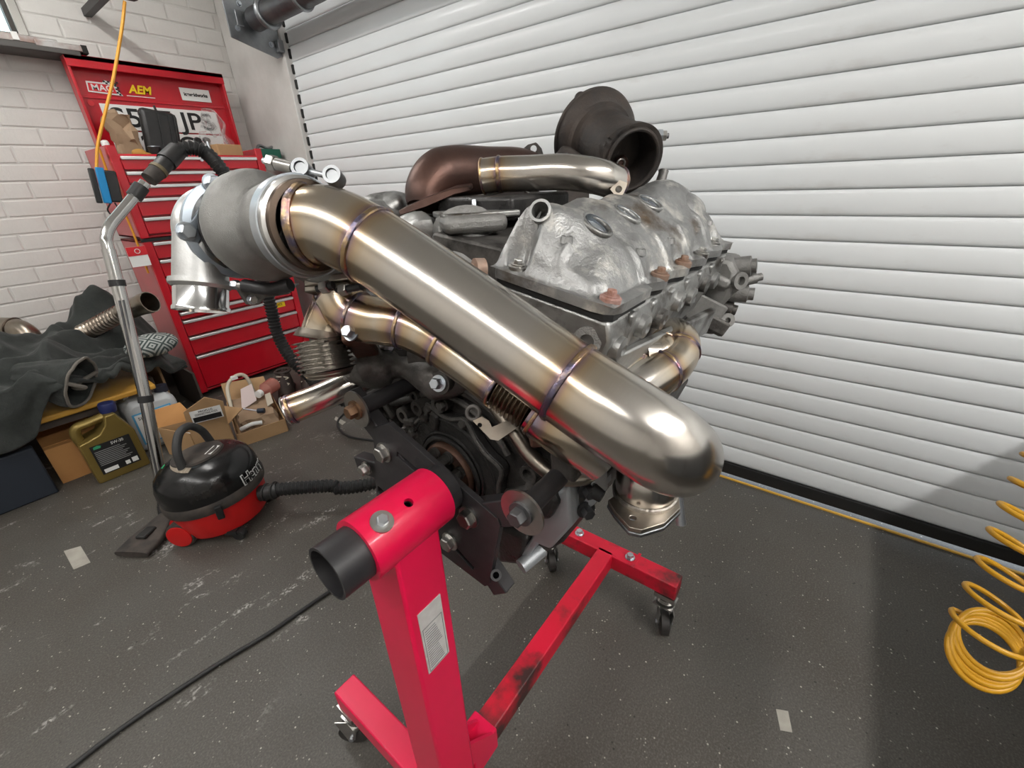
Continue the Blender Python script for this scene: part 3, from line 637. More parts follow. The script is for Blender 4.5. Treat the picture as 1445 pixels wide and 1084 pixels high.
quad(MB(), (C_, D, D-o2*.07+up*.05, C_-o2*.07+up*.055)).build('flap', 'card', t, smooth=False)
e1 = (C_-B).normalized(); c1 = B.lerp(C_, .56)+up*.075-o1*.014+o2*.006; nrm = e1.cross(up).normalized()
lb = MB().bar(c1-e1*.05+nrm*.006, c1+e1*.05+nrm*.006, .002, .06, up=nrm.cross(e1)*1); 
lab = quad(MB(), [c1+nrm*.008+e1*a*.055+up*c*.028 for a, c in ((-1, -1), (1, -1), (1, 1), (-1, 1))], .001).build('label', 'white_vinyl', t, smooth=False)
quad(MB(), [c1+nrm*.0095+e1*a*.05+up*(c*.011-.013) for a, c in ((-1, -1), (1, -1), (1, 1), (-1, 1))], .001).build('label_bar', 'ink', lab, smooth=False)
for k, s in enumerate(('PROPLUS', 'CONNECTING RODS')): text('label_text', s, .012, c1+nrm*.0096+up*(.019-.012*k), e1, up, 'ink', lab, .05+.03*k)
crumple('wrap_paper', (A+C_)/2+dn+V((0, 0, .0035)), (.07, .07, .09), 'white_vinyl', 'crumpled white packing paper inside the open box', 'paper', amp=.02, sc=25)
# shallow cardboard tray with odds and ends
P2, P3 = onz(406, 608, 0), onz(384, 566, 0); P1 = onz(330, 634, 0).lerp(P2, .13); P0 = P1+P3-P2; hU = V((0, 0, .065))
t = thing('cardboard_tray', (P2.x, P2.y, 0), 'shallow cardboard tray full of papers and small parts', 'box')
for p, q in ((P1, P2), (P2, P3), (P3, P0), (P0, P1)): quad(MB(), (p, q, q+hU, p+hU)).build('side', 'card', t, smooth=False)
quad(MB(), (P1, P2, P3, P0)).build('bottom', 'card', t, smooth=False)
quad(MB(), (P3+hU, P0+hU, P0+hU*2.2+(P3-P2)*.2, P3+hU*2.0+(P3-P2)*.15)).build('flap', 'card', t, smooth=False)
def tr(a, c, z): return P1.lerp(P2, a)+(P3-P2)*c+V((0, 0, z))
crumple('brown_paper', tr(.5, .48, .0038), (.17, .34, .088), 'kraft', 'crumpled dark brown paper in the cardboard tray', 'paper', amp=.02, sc=24, rz=-.27)
quad(MB(), (tr(.25, .45, .075), tr(.62, .55, .085), tr(.66, .95, .13), tr(.38, .9, .125)), .002); b = MB(); quad(b, (tr(.25, .45, .092), tr(.62, .55, .102), tr(.66, .95, .133), tr(.38, .9, .128)), .003); tag(b.build('paper_sheet', mat('pink_paper', (.62, .52, .50), rough=.8), smooth=False), 'pale pink sheet of paper on top of the cardboard tray', 'paper')
t = thing('hose_loop', tr(.45, .85, .05), 'loop of cream plastic hose at the back of the cardboard tray', 'hose'); mat('cream', (.55, .50, .40), rough=.5)
MB().sweep(catmull([tr(.05, .6, .07), tr(.12, .95, .15), tr(.35, 1.0, .19), tr(.58, 1.02, .175), tr(.66, 1.0, .08)], 10), .009, 10).build('hose', 'cream', t); MB().box(tr(.33, 1.0, .185), (.03, .02, .02)).build('clip', 'white_vinyl', t, bevel=.003)
t = thing('plastic_bottle', tr(.86, .72, .07), 'clear bottle with a reddish base lying in the cardboard tray', 'bottle'); mat('pink_clear', (.62, .25, .20), rough=.2, trans=.5)
d = (tr(.98, .75, .12)-tr(.73, .64, .12)).normalized(); MB().lathe([(0, 0), (.014, 0), (.014, .02), (.036, .045), (.038, .11), (.03, .12), (0, .12)], tr(.73, .64, .12), d, 22).build('bottle', 'pink_clear', t); MB().lathe([(0, -.012), (.019, -.012), (.019, .01), (0, .01)], tr(.73, .64, .12), d, 18).build('cap', 'white_vinyl', t)
t = thing('screwdriver', tr(.4, .3, .09), 'screwdriver with a dark blue handle lying across the brown paper', 'screwdriver'); MB().cyl(tr(.28, .34, .118), tr(.55, .22, .106), .004, n=10).build('shaft', 'zinc', t); MB().cyl(tr(.55, .22, .106), tr(.68, .18, .106), .012, n=14).build('handle', mat('navy_grip', (.01, .02, .04), rough=.4), t)
tag(MB().sweep(catmull([tr(.1, .12, .06), tr(.35, .08, .075), tr(.55, .07, .07)], 8), .010, 10).build('foam_tube', 'white_vinyl'), 'pale rolled foam strip along the front of the cardboard tray', 'foam')
b = MB(); quad(b, (tr(.78, .30, .098), tr(.93, .36, .098), tr(.96, .60, .115), tr(.83, .58, .115)), .003); tag(b.build('card_scrap', 'cream', smooth=False), 'small cream card scrap in the cardboard tray', 'card')
# boots
mat('boot_leather', (.03, .02, .017), (.05, .035, .028), rough=.6, scale=14)
for k, (px, py) in enumerate(((400, 563), (432, 553))):
    c = onz(px, py, 0)+V((.04, .03, 0)); t = thing('work_boot', c, ['dark brown work boot beside the cardboard tray', 'dark brown work boot next to the other, nearer the roller door'][k], 'shoe', None); a = V((-.5, -.86, 0))
    s_ = V((a.y, -a.x, 0)); mb = MB()
    def ft(u, v):
        ang = 2*PI*u; L = -.12+.24*v; wd = .042*(1-.25*abs(v-.55)*1.6); top_ = .115 if v < .45 else .115-.07*(v-.45)/.55
        return c+a*L+s_*wd*math.cos(ang)+V((0, 0, .012+max(0, math.sin(ang))*top_))
    mb.grid(ft, 20, 14); mb.build('upper', 'boot_leather', t); MB().bar(c-a*.125+V((0, 0, .012)), c+a*.12+V((0, 0, .012)), .08, .022).build('sole', 'rubber', t, bevel=.008); MB().torus(c-a*.06+V((0, 0, .125)), (0, 0, 1), .036, .009).build('collar', 'boot_leather', t)
    MB().sweep(catmull([c+a*(.0+.015*j)+s_*(.03*(-1)**j)+V((0, 0, .118-.012*j)) for j in range(5)], 4), .0028, 6).build('lace', 'cream', t)
# cable and scraps on floor
mat('cable', (.02, .02, .02), rough=.5)
pts = [onz(90, 1090, .006), onz(180, 1022, .006), onz(300, 942, .006), onz(380, 893, .006), onz(465, 835, .006), onz(540, 790, .006), V((.62, .93, .006)), V((.95, .95, .006)), V((1.25, 1.25, .006)), V((1.46, 1.6, .006))]
tag(MB().sweep(catmull([pts[0]+(pts[0]-pts[1])*1.5]+pts, 10), .0055, 10).build('power_cable', 'cable'), 'black cable running across the floor past the engine stand', 'cable')
tag(MB().sweep(catmull([onz(528, 622, .005), onz(490, 615, .005), onz(476, 598, .005), onz(488, 582, .005), onz(515, 572, .005), onz(560, 575, .005)], 8), .005, 8).build('lead', 'cable'), 'short black lead curling on the floor behind the mounting plate', 'cable')
mat('tape_paper', (.40, .38, .33), (.33, .31, .27), rough=.8, scale=30)
for k, c in enumerate((((90, 778), (114, 771), (128, 794), (104, 804)), ((1095, 1001), (1112, 1004), (1118, 1034), (1101, 1031)), ((474, 588), (488, 596), (483, 600), (472, 592)))):
    b = MB(); b.prism([(onz(*q, 0).x, onz(*q, 0).y) for q in c], (0, 0, 0), (1, 0, 0), (0, 1, 0), .001)
    tag(b.build('tape_square', 'tape_paper', smooth=False), ['square of cream masking tape stuck on the floor near the vacuum nozzle', 'small strip of cream masking tape on the bare floor nearer the roller door', 'white paper scrap on the floor by the black lead'][k], 'tape')
# ================================================================ red and black vacuum cleaner
mat('vac_red', (.58, .012, .012), (.50, .010, .010), rough=.32, scale=6, dirt=(.30, .03, .025), dscale=8, dmid=(.62, .85))
VC = V((.318, 1.545, 0)); FD = V((.62, -.785, 0)).normalized(); SD = V((.785, .62, 0)).normalized()
t = thing('vacuum_cleaner', VC, 'red and black drum vacuum cleaner with hose, steel wand and floor nozzle', 'vacuum cleaner')
VA = (V((0, 0, 1))*math.cos(.10)-FD*math.sin(.10)).normalized()
def vp(z): return VC+VA*z
MB().lathe([(0, .020), (.10, .020), (.124, .030), (.136, .065), (.144, .135), (.13, .14)], VC, VA, 48).build('drum', 'vac_red', t)
MB().lathe([(.140, .128), (.151, .130), (.154, .142), (.154, .158), (.149, .166), (.14, .166)], VC, VA, 48).build('band', 'dusty_black', t)
pr = [(.149, .162), (.1505, .185), (.148, .212), (.139, .238), (.122, .258), (.10, .270), (.078, .276), (.06, .277), (0, .277)]
lid_ = MB().lathe(pr, VC, VA, 48).build('lid', 'black_gloss', t)
MB().lathe([(.078, .270), (.074, .283), (.06, .288), (0, .289)], VC, VA, 36).build('cable_cap', 'dusty_black', lid_)
mat('dust_cream', (.32, .27, .21), rough=.85)
b = MB()
for k in range(14):
    a0, a1 = 2.6+k*.09, 2.6+(k+1)*.09; c = lambda a, r, z: VC+V((math.cos(a)*r, math.sin(a)*r, z))
    b.add([c(a0, .098, .2722), c(a1, .098, .2722), c(a1, .077, .2775), c(a0, .077, .2775)], [[0, 1, 2, 3]])
b.build('dusty_patch', 'dust_cream', lid_, solid=.001)
hp = [vp(.270)-SD*.075, vp(.33)-SD*.062, vp(.368)-SD*.03, vp(.376), vp(.368)+SD*.03, vp(.33)+SD*.062, vp(.270)+SD*.075]
MB().sweep(catmull(hp, 8), .0125, 14).build('handle', mat('handle_black', (.035, .035, .035), rough=.55), t)
MB().box(vp(.29)+FD*.055, (.05, .02, .006), Matrix.Rotation(math.atan2(SD.y, SD.x), 3, 'Z')).build('cap_badge', 'white_vinyl', lid_)
MB().box(VC+V((-.10, .07, .2565)), (.02, .012, .003), Matrix.Rotation(.9, 3, 'Z') @ Matrix.Rotation(.45, 3, 'X')).build('power_sticker', mat('green_tab', (.03, .42, .16), rough=.5), lid_)
MB().box(VC+V((-.118, .03, .245)), (.02, .012, .006), Matrix.Rotation(.9, 3, 'Z')).build('switch', 'red_vinyl', lid_)
for k, ch in enumerate('Henry'):          # name lettering round the lid
    a = math.atan2(FD.y, FD.x)-.22+k*.155; n_ = V((math.cos(a), math.sin(a), 0)); e_ = V((-math.sin(a), math.cos(a), 0))
    text('lettering', ch, .050, vp(.196)+n_*.1505, e_, (n_*-.18+V((0, 0, 1))), 'white_vinyl', lid_, bold=.0024, ext=.0012); text('lettering', ch, .048, vp(.196)+n_*.1522, e_, (n_*-.18+V((0, 0, 1))), 'ink', lid_, ext=.001)
for s_ in (-1, 1):
    c = VC-FD*.085+SD*s_*.118+V((0, 0, .046)); w_ = MB().lathe([(0, -.02), (.046, -.02), (.047, .0), (.044, .008), (.040, .010), (0, .010)], c, SD*s_, 36).build('wheel', 'dusty_black', t)
    MB().lathe([(.040, .008), (.039, .013), (.02, .015), (0, .015)], c, SD*s_, 36).build('wheel_disc', 'vac_red', w_)
    MB().lathe([(.055, -.045), (.050, -.022), (0, -.022)], c+V((0, 0, .006)), SD*s_, 30).build('wheel_arch', 'vac_red', t)
    c = VC+FD*.085+SD*s_*.095+V((0, 0, .018)); MB().cyl(c-SD*.012, c+SD*.012, .018, n=20).build('caster_wheel', 'black_plastic', t); MB().bar(c+V((0, 0, .015)), c+V((0, 0, .015))-FD*.04, .03, .016).build('caster_arm', 'black_plastic', t)
for a in (2.6, 4.35): c = VC+V((math.cos(a), math.sin(a), 0))*.153; MB().bar(c+V((0, 0, .118)), c+V((0, 0, .165)), .02, .014, up=c-VC).build('latch', 'rubber', t, bevel=.003)
# hose port and corrugated hose
hp = VC+FD*.128+V((0, 0, .105)); hp2 = hp+FD*.055+V((.012, .006, .004))
MB().cyl(hp, hp2, .027, .026).build('hose_cuff', 'black_plastic', t); b = MB(); [b.torus(hp.lerp(hp2, k), FD, .028, .0035) for k in (.35, .8)]; b.build('cuff_ring', 'black_plastic', t)
def hose(pts, r, name, amp=.13, step=.0034):
    raw = catmull(pts, 30); out = [raw[0]]; acc = 0
    for a, c in zip(raw, raw[1:]):
        d = (c-a).length; k = step-acc
        while k <= d: out.append(a.lerp(c, k/d)); k += step
        acc = (acc+d) % step
    return MB().sweep(out, [r*(1+amp*(1, .35, -.55, -1, -.55, .35)[i % 6 if False else i % 4]) if i % 4 < 4 else r for i in range(len(out))], 14).build(name, 'black_plastic', t)
hose([hp2, V((.56, 1.28, .105)), onz(480, 689, .095), onz(530, 681, .10), V((.80, 1.12, .11)), V((.98, 1.30, .16))], .0215, 'hose')
wt = lambda px, py, y: ony(px, py, y)
h0 = wt(252, 212, 2.02)
hose([h0, wt(272, 209, 2.0), wt(292, 217, 1.98), wt(308, 234, 1.95), wt(322, 256, 1.93), wt(352, 330, 1.9), wt(380, 425, 1.88), wt(391, 470, 1.86), wt(410, 505, 1.80), wt(436, 530, 1.72), wt(470, 560, 1.6), V((.98, 1.30, .16))], .0235, 'hose')
# wand
W_ = [wt(229, 690, 1.80), wt(205, 560, 1.85), wt(172, 425, 1.91), wt(153, 352, 1.94)]
W2 = [wt(150, 335, 1.95), wt(156, 318, 1.955), wt(168, 303, 1.96), wt(184, 284, 1.965), wt(205, 258, 1.97)]
def oval(path, r, name, m): return MB().sweep(path, r, 18).build(name, m, t)
mat('chrome', (.60, .59, .57), rough=.16, metal=1)
oval(W_, .0185, 'wand', 'chrome'); oval(catmull([W_[-2], W_[-1]]+W2, 8)[8:], .0165, 'wand_bend', 'chrome')
b = MB(); [b.cyl(W_[0].lerp(W_[2], 0)+off, W_[2]+off, .0035, n=8) for off in ((W_[1]-EYE).normalized()*-.0175+V((.004, 0, 0)), (W_[1]-EYE).normalized()*-.0175-V((.006, 0, 0)))]; b.build('wand_groove', 'dark_galv', t)
def band(px, py, y, r, h, m='black_plastic', nm='wand_clip'):
    c = wt(px, py, y); return c
def ring_at(path_a, path_b, k, r, h, m, nm): c = path_a.lerp(path_b, k); d = (path_b-path_a).normalized(); MB().lathe([(r*.8, -h), (r, -h), (r, h), (r*.8, h)], c, d, 22).build(nm, m, t)
ring_at(W_[0], W_[1], .98, .0225, .012, 'black_plastic', 'wand_clip'); ring_at(W_[2], W_[3], .35, .0225, .010, 'black_plastic', 'wand_clip')
g0, g1, g2 = wt(193, 272, 1.968), wt(200, 263, 1.969), wt(240, 222, 2.01)
MB().cyl(wt(189, 278, 1.966), g1, .0225).build('wand_collar', 'black_plastic', t)
b0, b1, b2 = wt(205, 258, 1.97), wt(222, 242, 1.985), wt(247, 216, 2.015)
MB().cyl(b0.lerp(b1, .3), b1, .0235, .026).build('cuff', 'dusty_black', t); MB().cyl(b1, b1.lerp(b2, .12), .028, .028).build('cuff_ring', mat('tan_ring', (.14, .11, .06), rough=.6), t)
MB().cyl(b1.lerp(b2, .12), b1.lerp(b2, .55), .0255, .0265).build('grip', 'black_plastic', t); MB().cyl(b1.lerp(b2, .5), b2+(b2-b1)*.15, .031, .029).build('swivel', 'black_plastic', t)
# floor head
n0, n1 = wt(232, 712, 1.79), wt(226, 676, 1.80); MB().cyl(n0, n1, .020, .0225).build('neck_cuff', 'black_plastic', t); MB().cyl(wt(236, 734, 1.77), n0, .024, .022).build('neck_joint', 'black_plastic', t)
a, c = onz(236, 728, .035), onz(184, 781, .02); d = (c-a).normalized(); sd = V((-d.y, d.x, 0))
def hd(u, v):
    wd = (.030+.028*min(1, v*1.6)) ; hh = .040*(1-.55*v)+.004; ang = 2*PI*u; k = 1.6
    cx = math.copysign(abs(math.cos(ang))**.5, math.cos(ang)); sy = math.copysign(abs(math.sin(ang))**.6, math.sin(ang))
    return V((a.x, a.y, 0))+V((d.x, d.y, 0))*((c-a).length*v)+sd*wd*cx+V((0, 0, .004+hh*.5+hh*.5*sy))
mb = MB().grid(hd, 28, 14); o = len(mb.v); mb.f.append([(29*14)+k for k in range(28)]); mb.f.append([k for k in reversed(range(28))]); mb.build('floor_head', 'dusty_black', t)
MB().box(V((a.x, a.y, .042)).lerp(V((c.x, c.y, .038)), .55), (.05, .035, .012), Matrix.Rotation(math.atan2(d.y, d.x), 3, 'Z')).build('rocker_pedal', 'black_plastic', t, bevel=.004)
# ================================================================ engine stand
mat('stand_red', (.76, .005, .070), (.68, .005, .055), rough=.34, scale=5, dirt=(.16, .02, .02), dscale=5, dmid=(.66, .9), coat=.2)
mat('stand_grimy', (.62, .007, .035), (.50, .008, .025), rough=.45, scale=8, dirt=(.045, .02, .018), dscale=9, dmid=(.46, .60))
mat('plate_black', (.020, .019, .021), (.032, .030, .031), rough=.45, scale=20, bump=.1)
mat('plate_purple', (.028, .016, .020), rough=.4)
mat('wheel_dark', (.02, .018, .017), (.05, .045, .04), rough=.6, scale=20)
SY = .335
t = thing('engine_stand', (.5, SY, 0), 'red steel engine stand on casters with a black mounting plate', 'engine stand')
MB().span((.225, SY-.021, .125), (.79, SY+.021, .170)).build('beam', 'stand_grimy', t, bevel=.003)
MB().span((.778, .150, .125), (.822, .545, .170)).build('cross_beam', 'stand_grimy', t, bevel=.003)
MB().span((.168, .06, .125), (.213, .605, .170)).build('cross_beam', 'stand_red', t, bevel=.003)
b = MB(); b.span((.774, .255, .1705), (.826, .262, .172)); b.build('joint_line', 'stand_grimy', t)
b = MB()
for p in ((.800, .420), (.800, .275)): b.bolt((p[0], p[1], .170), (0, 0, 1), .009, .012)
b.build('bolt', 'zinc', t)
PX0, PX1, PY0, PY1 = .178, .240, .304, .374
mb = MB().span((PX0, PY0, .13), (PX1, PY1, .70)); mb.build('post', 'stand_red', t, bevel=.004)
b = MB(); b.prism([(PX1, .17), (.30, .17), (PX1, .235)], (0, SY+.014, 0), (1, 0, 0), (0, 0, 1), .006); b.prism([(PX1, .17), (.30, .17), (PX1, .235)], (0, SY-.020, 0), (1, 0, 0), (0, 0, 1), .006); b.build('gusset', 'stand_red', t)
MB().span((.245, SY-.026, .120), (.305, SY+.026, .176)).build('beam_sleeve', 'stand_red', t, bevel=.003)
TZ = .712; ax = V((1, 0, 0))
COLLAR = MB().lathe([(.030, 0), (.0360, 0), (.0360, .106), (.030, .106)], (.157, SY, TZ), ax, 40, close=True); COLLAR = COLLAR.build('collar_tube', 'stand_red', t)
INNER = MB().lathe([(.0265, 0), (.0298, 0), (.0298, .16), (.0265, .16)], (.122, SY, TZ), ax, 40, close=True).build('inner_tube', 'plate_black', t)
tn = V((0, -.50, .866)); c = V((.180, SY, TZ))+tn*.0355
b = MB(); b.lathe([(0, 0), (.0120, 0), (.0120, .002), (0, .002)], c, tn, 24); b.build('washer', 'steel', t); b = MB(); b.hexa(c+tn*.002, tn, .0062, .006); b.build('lock_bolt', 'zinc', t)
c = V((.215, SY, TZ))+tn*.0360; hole_ = rod(c-tn*.013, c+tn*.006, .0052); cut(COLLAR, hole_); cut(INNER, hole_)
# post label
lb = MB().prism([(.188, .545), (.230, .552), (.232, .618), (.189, .612)], (0, PY0-.0008, 0), (1, 0, 0), (0, 0, 1), .0008)
lb = MB().span((.190, PY0-.001, .493), (.226, PY0, .602)).build('label', mat('label_paper', (.56, .55, .53), (.48, .46, .44), rough=.6, scale=60), t)
b = MB(); yq = PY0-.0015
for (x0, x1, z0, z1) in ((.1925, .2235, .495, .4956), (.1925, .2235, .5725, .5732), (.1925, .1931, .495, .573), (.2229, .2235, .495, .573)): b.span((x0, yq, z0), (x1, yq+.0006, z1))
for k in range(17): b.span((.195, yq, .566-k*.0041), (.195+.024*(.7+.3*((k*53) % 17)/17), yq+.0005, .5668-k*.0041))
b.build('label_print', mat('print_grey', (.18, .18, .19), rough=.7), t)
# caster wheels
def caster(x, y, a):
    r = .030; d = V((math.cos(a), math.sin(a), 0)); s_ = V((-d.y, d.x, 0)); c = V((x, y, r))+d*.018
    w_ = MB().lathe([(0, -.012), (.02, -.012), (r, -.009), (r, .009), (.02, .012), (0, .012)], c, s_, 28).build('caster_wheel', 'wheel_dark', t)
    f_ = MB()
    for k in (-1, 1): f_.prism([(-.022, .055), (.024, .055), (.008, -.006), (-.006, -.006)], c+s_*k*.016, d, (0, 0, 1), .002)
    f_.span((x-.024, y-.024, .083), (x+.024, y+.024, .088)); f_.cyl((x, y, .086), (x, y, .125), .012); f_.lathe([(0, -.006), (.022, -.006), (.022, .006), (0, .006)], (x, y, .1), (0, 0, 1), 20); f_.build('caster_fork', 'steel', t); MB().cyl(c-s_*.02, c+s_*.02, .005, n=12).build('caster_axle', 'zinc', t)
    MB().span((x-.024, y-.024, .112), (x+.024, y+.024, .125)).build('caster_plate', 'steel', t)
caster(.800, .175, 3.6); caster(.800, .515, 3.9); caster(.190, .585, 2.2); caster(.190, .085, 2.0)
# mounting plate (plane x = .285)
XP = .285
def yz(px, py, x=XP): q = onx(px, py, x); return (q.y, q.z)
poly = [yz(*p) for p in ((526, 604), (548, 598), (702, 733), (706, 742), (690, 826), (684, 828), (566, 738), (531, 700))]
pl = MB().prism(poly, (XP, 0, 0), (0, 1, 0), (0, 0, 1), .008).build('mounting_plate', 'plate_black', t, bevel=.001)
def slot(a, c, wd):
    a, c = V((XP+.004, *a)), V((XP+.004, *c)); cut(pl, MB().bar(a, c, wd, .03, up=(1, 0, 0)))
slot(yz(560, 641), yz(592, 668), .010); slot(yz(622, 692), yz(652, 717), .010); slot(yz(640, 772), yz(668, 803), .008); slot(yz(533, 690), yz(548, 703), .014)
def hexbolt(px, py, r, x=XP, m='steel', wr=1.3, nm='plate_bolt', h=.012):
    q = onx(px, py, x); b = MB(); b.bolt(q, (-1, 0, 0), r, h, wr); b.build(nm, m, t)
hexbolt(543, 638, .0115); hexbolt(662, 729, .0115); hexbolt(636, 763, .0105)
# arms behind the plate and big washers
xa = XP+.012
def arm(p, q, wd, m='plate_black', th=.02, x=xa): a, c = onx(*p, x), onx(*q, x); MB().bar(a, c, wd, th, up=(1, 0, 0)).build('arm', m, t, bevel=.002)
arm((497, 556), (575, 655), .032); arm((655, 745), (712, 832), .030); arm((510, 652), (545, 662), .030); arm((652, 725), (752, 716), .034)
MB().pipe(onx(700, 812, xa-.016), onx(700, 812, xa-.006), .007, .003).build('arm_tube', 'plate_black', t)
def washer_bolt(px, py, r, m, x, ln=.121):
    q = onx(px, py, x); b = MB(); b.lathe([(0, 0), (r, 0), (r, .003), (0, .003)], q, (-1, 0, 0), 40); b.build('washer', 'steel', t)
    b = MB(); b.lathe([(0, .003), (r*.52, .003), (r*.52, .006), (0, .006)], q, (-1, 0, 0), 30); b.hexa(q-V((.006, 0, 0)), (-1, 0, 0), r*.36, .011); b.build('washer_bolt', m, t)
    MB().cyl(q, q+V((ln, 0, 0)), .012).build('spacer', 'plate_black', t)
mat('rust_bolt', (.16, .09, .05), rough=.5, metal=.7)
washer_bolt(505, 577, .0265, 'rust_bolt', XP-.006); washer_bolt(738, 722, .0270, 'dark_galv', XP-.006, .072); hexbolt(518, 660, .008, XP-.004)
# ================================================================ V6 engine on the stand
CR = V((.385, *(lambda q: (q.y, q.z))(onx(642, 660, .385))))         # crank centre on the rear face
t = ENG = thing('engine_block', (.60, .38, .47), 'grimy aluminium V6 engine bolted to the red stand', 'engine')
# valve cover frame: u = along the crank, v = across to the door side, w = away from the head
HO = V((.395, .338, .951)); EU = V((1, 0, 0)); EV = V((0, -.983, -.185)).normalized(); EW = EU.cross(EV)*-1
if EW.z < 0: EW = -EW
CL, CW = .50, .162
def sm(a, b, x):
    k = max(0., min(1., (x-a)/(b-a))); return k*k*(3-2*k)
BOLTS = [(.014, .150), (.150, .152), (.240, .152), (.327, .152), (.435, .142), (.014, .030)]
WELLS = [(.085, .084), (.180, .078), (.275, .070)]
def vedge(u): return CW-.010+(.010*(.5+.5*math.cos(2*PI*(u-.150)/.088)) if u > .10 else .010)
def cover_w(u, v):
    cv_ = lambda x: 1-(1-max(0., min(1., x)))**2.2                                                          # convex rise
    p = .060*cv_(v/.024)+.005*math.sin(PI*min(1, max(0, v/.10)))-.030*sm(.050, .150, v)
    out = cv_((min(vedge(u)-.002, CW-.016)-v)/.034); L_ = .030+.090*sm(.02, .13, v)
    end = .30*sm(.006, .014, u)+.70*cv_((u-.006)/L_); far = cv_((CL-u)/.05)
    w_ = p*end*far*out+.0085
    w_ += .024*math.exp(-((u-.40)/.085)**2-((v-.045)/.055)**2)                                              # cam phaser bulge
    for a, b in ((.052, .036), (.150, .026), (.245, .022)): w_ += .008*math.exp(-((u-a)/.030)**2-((v-b)/.034)**2)
    for a in (.118, .213): w_ -= .007*math.exp(-((u-a)/.014)**2)*sm(.02, .06, v)*(1-sm(.11, .14, v))
    for a, b in WELLS:
        d = math.hypot((u-a), (v-b)); w_ += .005*math.exp(-(d/.026)**2)-(.014 if d < .0160 else 0)
    for a in (.115, .200, .290, .385): w_ += .006*math.exp(-((u-a)/.005)**2)*sm(.09, .12, v)*(1-sm(.148, .16, v))   # cast ribs on the outer slope
    w_ += .007*math.exp(-((v-.082)/.004)**2)*(1-sm(.02, .05, u))*sm(.0, .010, u)
    for a, b in BOLTS:
        d = math.hypot(u-a, v-b); f = 1-sm(.0125, .022, d); w_ = w_*(1-f)+.011*f
    e_ = min(u, CL-u, v, vedge(u)-v); w_ = .0085+(w_-.0085)*sm(0, .004, e_)
    return w_+(.0012*mnoise.noise(V((u*60, v*60, 1)))+.0006*mnoise.noise(V((u*160, v*160, 4))))*sm(0, .01, e_)
def cover_p(u, v):
    return HO+EU*u+EV*v+EW*cover_w(u, v)
def outline(s_, k):                      # v limit with scalloped bolt lobes on the outer edge
    return s_
mb = MB()
def cv(a, b):
    u = a*CL; v0, v1 = 0., CW
    sc = .010*(.5+.5*math.cos(2*PI*(u-.150)/.088)) if u > .10 else .010
    v1 = CW-.010+sc
    return cover_p(u, v0+(v1-v0)*b)
mb.grid(cv, 150, 66)
PTS = [(u*CL/90, v*CW/40) for u in range(91) for v in range(41)]
def on_cover(px, py):
    best = None
    for u, v in PTS:
        p = cover_p(u, v)-EYE; z = p.dot(FW); d = (IW/2+FPX*p.dot(RT)/z-px)**2+(IH/2-FPX*p.dot(UP)/z-py)**2
        if best is None or d < best[0]: best = (d, u, v)
    return best[1], best[2]
PORT = cover_p(*on_cover(766, 299))-EU*.003; PN = (-EU*.86+EW*.45+EV*.2).normalized()
def in_port(f): q = sum((mb.v[i] for i in f), V((0, 0, 0)))/len(f)-PORT; z = q.dot(PN); return abs(z) < .02 and (q-PN*z).length < .0106
mb.f = [f for f in mb.f if not in_port(f)]            # open bore of the breather port
vc = mb.build('valve_cover', 'cover_alu', t, ang=60)
# skirt, flange and gasket line
def skirt(m, w0, w1, grow, nm, par, u0=0., u1=CL):
    poly = []
    for k in range(61):
        u = u0+(u1-u0)*k/60; sc = .010*(.5+.5*math.cos(2*PI*(u-.150)/.088)) if u > .10 else .010
        poly.append((u, CW-.010+sc+grow))
    poly = [(u0+.012, -grow), (u0-grow, .010)]+[(u0-grow, CW-.024), (u0+.003, CW-.011), (u0+.011, CW-.003), (u0+.022, CW+grow*.6)]+poly[3:-1]+[(u1+grow, CW-.01+grow), (u1+grow, -grow)]
    return MB().prism(poly, HO+EW*w0, EU, EV, (w1-w0)*(1 if EU.cross(EV).dot(EW) > 0 else -1)).build(nm, m, par)
skirt('cover_alu', -.0025, .0086, .0005, 'cover_flange', vc); skirt('rubber', -.010, -.0025, -.003, 'gasket', t)
# spark plug wells, filler hole, bolts
def well_w(a, b): return sum(cover_w(a+.021*math.cos(k), b+.021*math.sin(k)) for k in (0, 1.05, 2.1, 3.14, 4.19, 5.24))/6
for a, b in WELLS:
    n_ = (EW+EV*(cover_w(a, b-.022)-cover_w(a, b+.022))/.044*.8+EU*(cover_w(a-.022, b)-cover_w(a+.022, b))/.044*.8).normalized()
    MB().torus(HO+EU*a+EV*b+EW*(well_w(a, b)+.0005), n_, .0185, .0032, 36, 10).build('plug_well_rim', 'cast_alu', vc)
    c = HO+EU*a+EV*b+EW*(well_w(a, b)-.004)
    MB().lathe([(.0175, .008), (.0165, 0), (.011, -.002), (.011, .002), (.004, .003), (0, .003)], c, n_, 30).build('plug_tube', 'zinc', vc)
c, n_ = PORT, PN
MB().lathe([(.0125, -.03), (.0125, .003), (.0095, .003), (.0095, -.03), (0, -.03)], c, n_, 28).build('breather_port', 'cover_alu', vc)
for k, (a, b) in enumerate(BOLTS):
    c = cover_p(a, b); bm_ = MB(); bm_.lathe([(0, -.004), (.0115, -.004), (.0115, .003), (.009, .004), (0, .004)], c, EW, 24); bm_.lathe([(0, .003), (.0085, .003), (.0085, .0055), (0, .0055)], c, EW, 20); bm_.hexa(c+EW*.005, EW, .0055, .006); bm_.build('cover_bolt', ['pink_bolt', 'rusty_bolt', 'rusty_bolt', 'steel', 'steel', 'steel'][k], vc)
for px, py in ((800, 333), (901, 354), (946, 337), (983, 325), (1000, 312)):
    u, v = on_cover(px, py); c = cover_p(u, v); MB().lathe([(.008, -.004), (.006, .003), (.003, .003), (.002, 0), (0, 0)], c, EW, 18).build('cover_boss', 'cover_alu', vc)
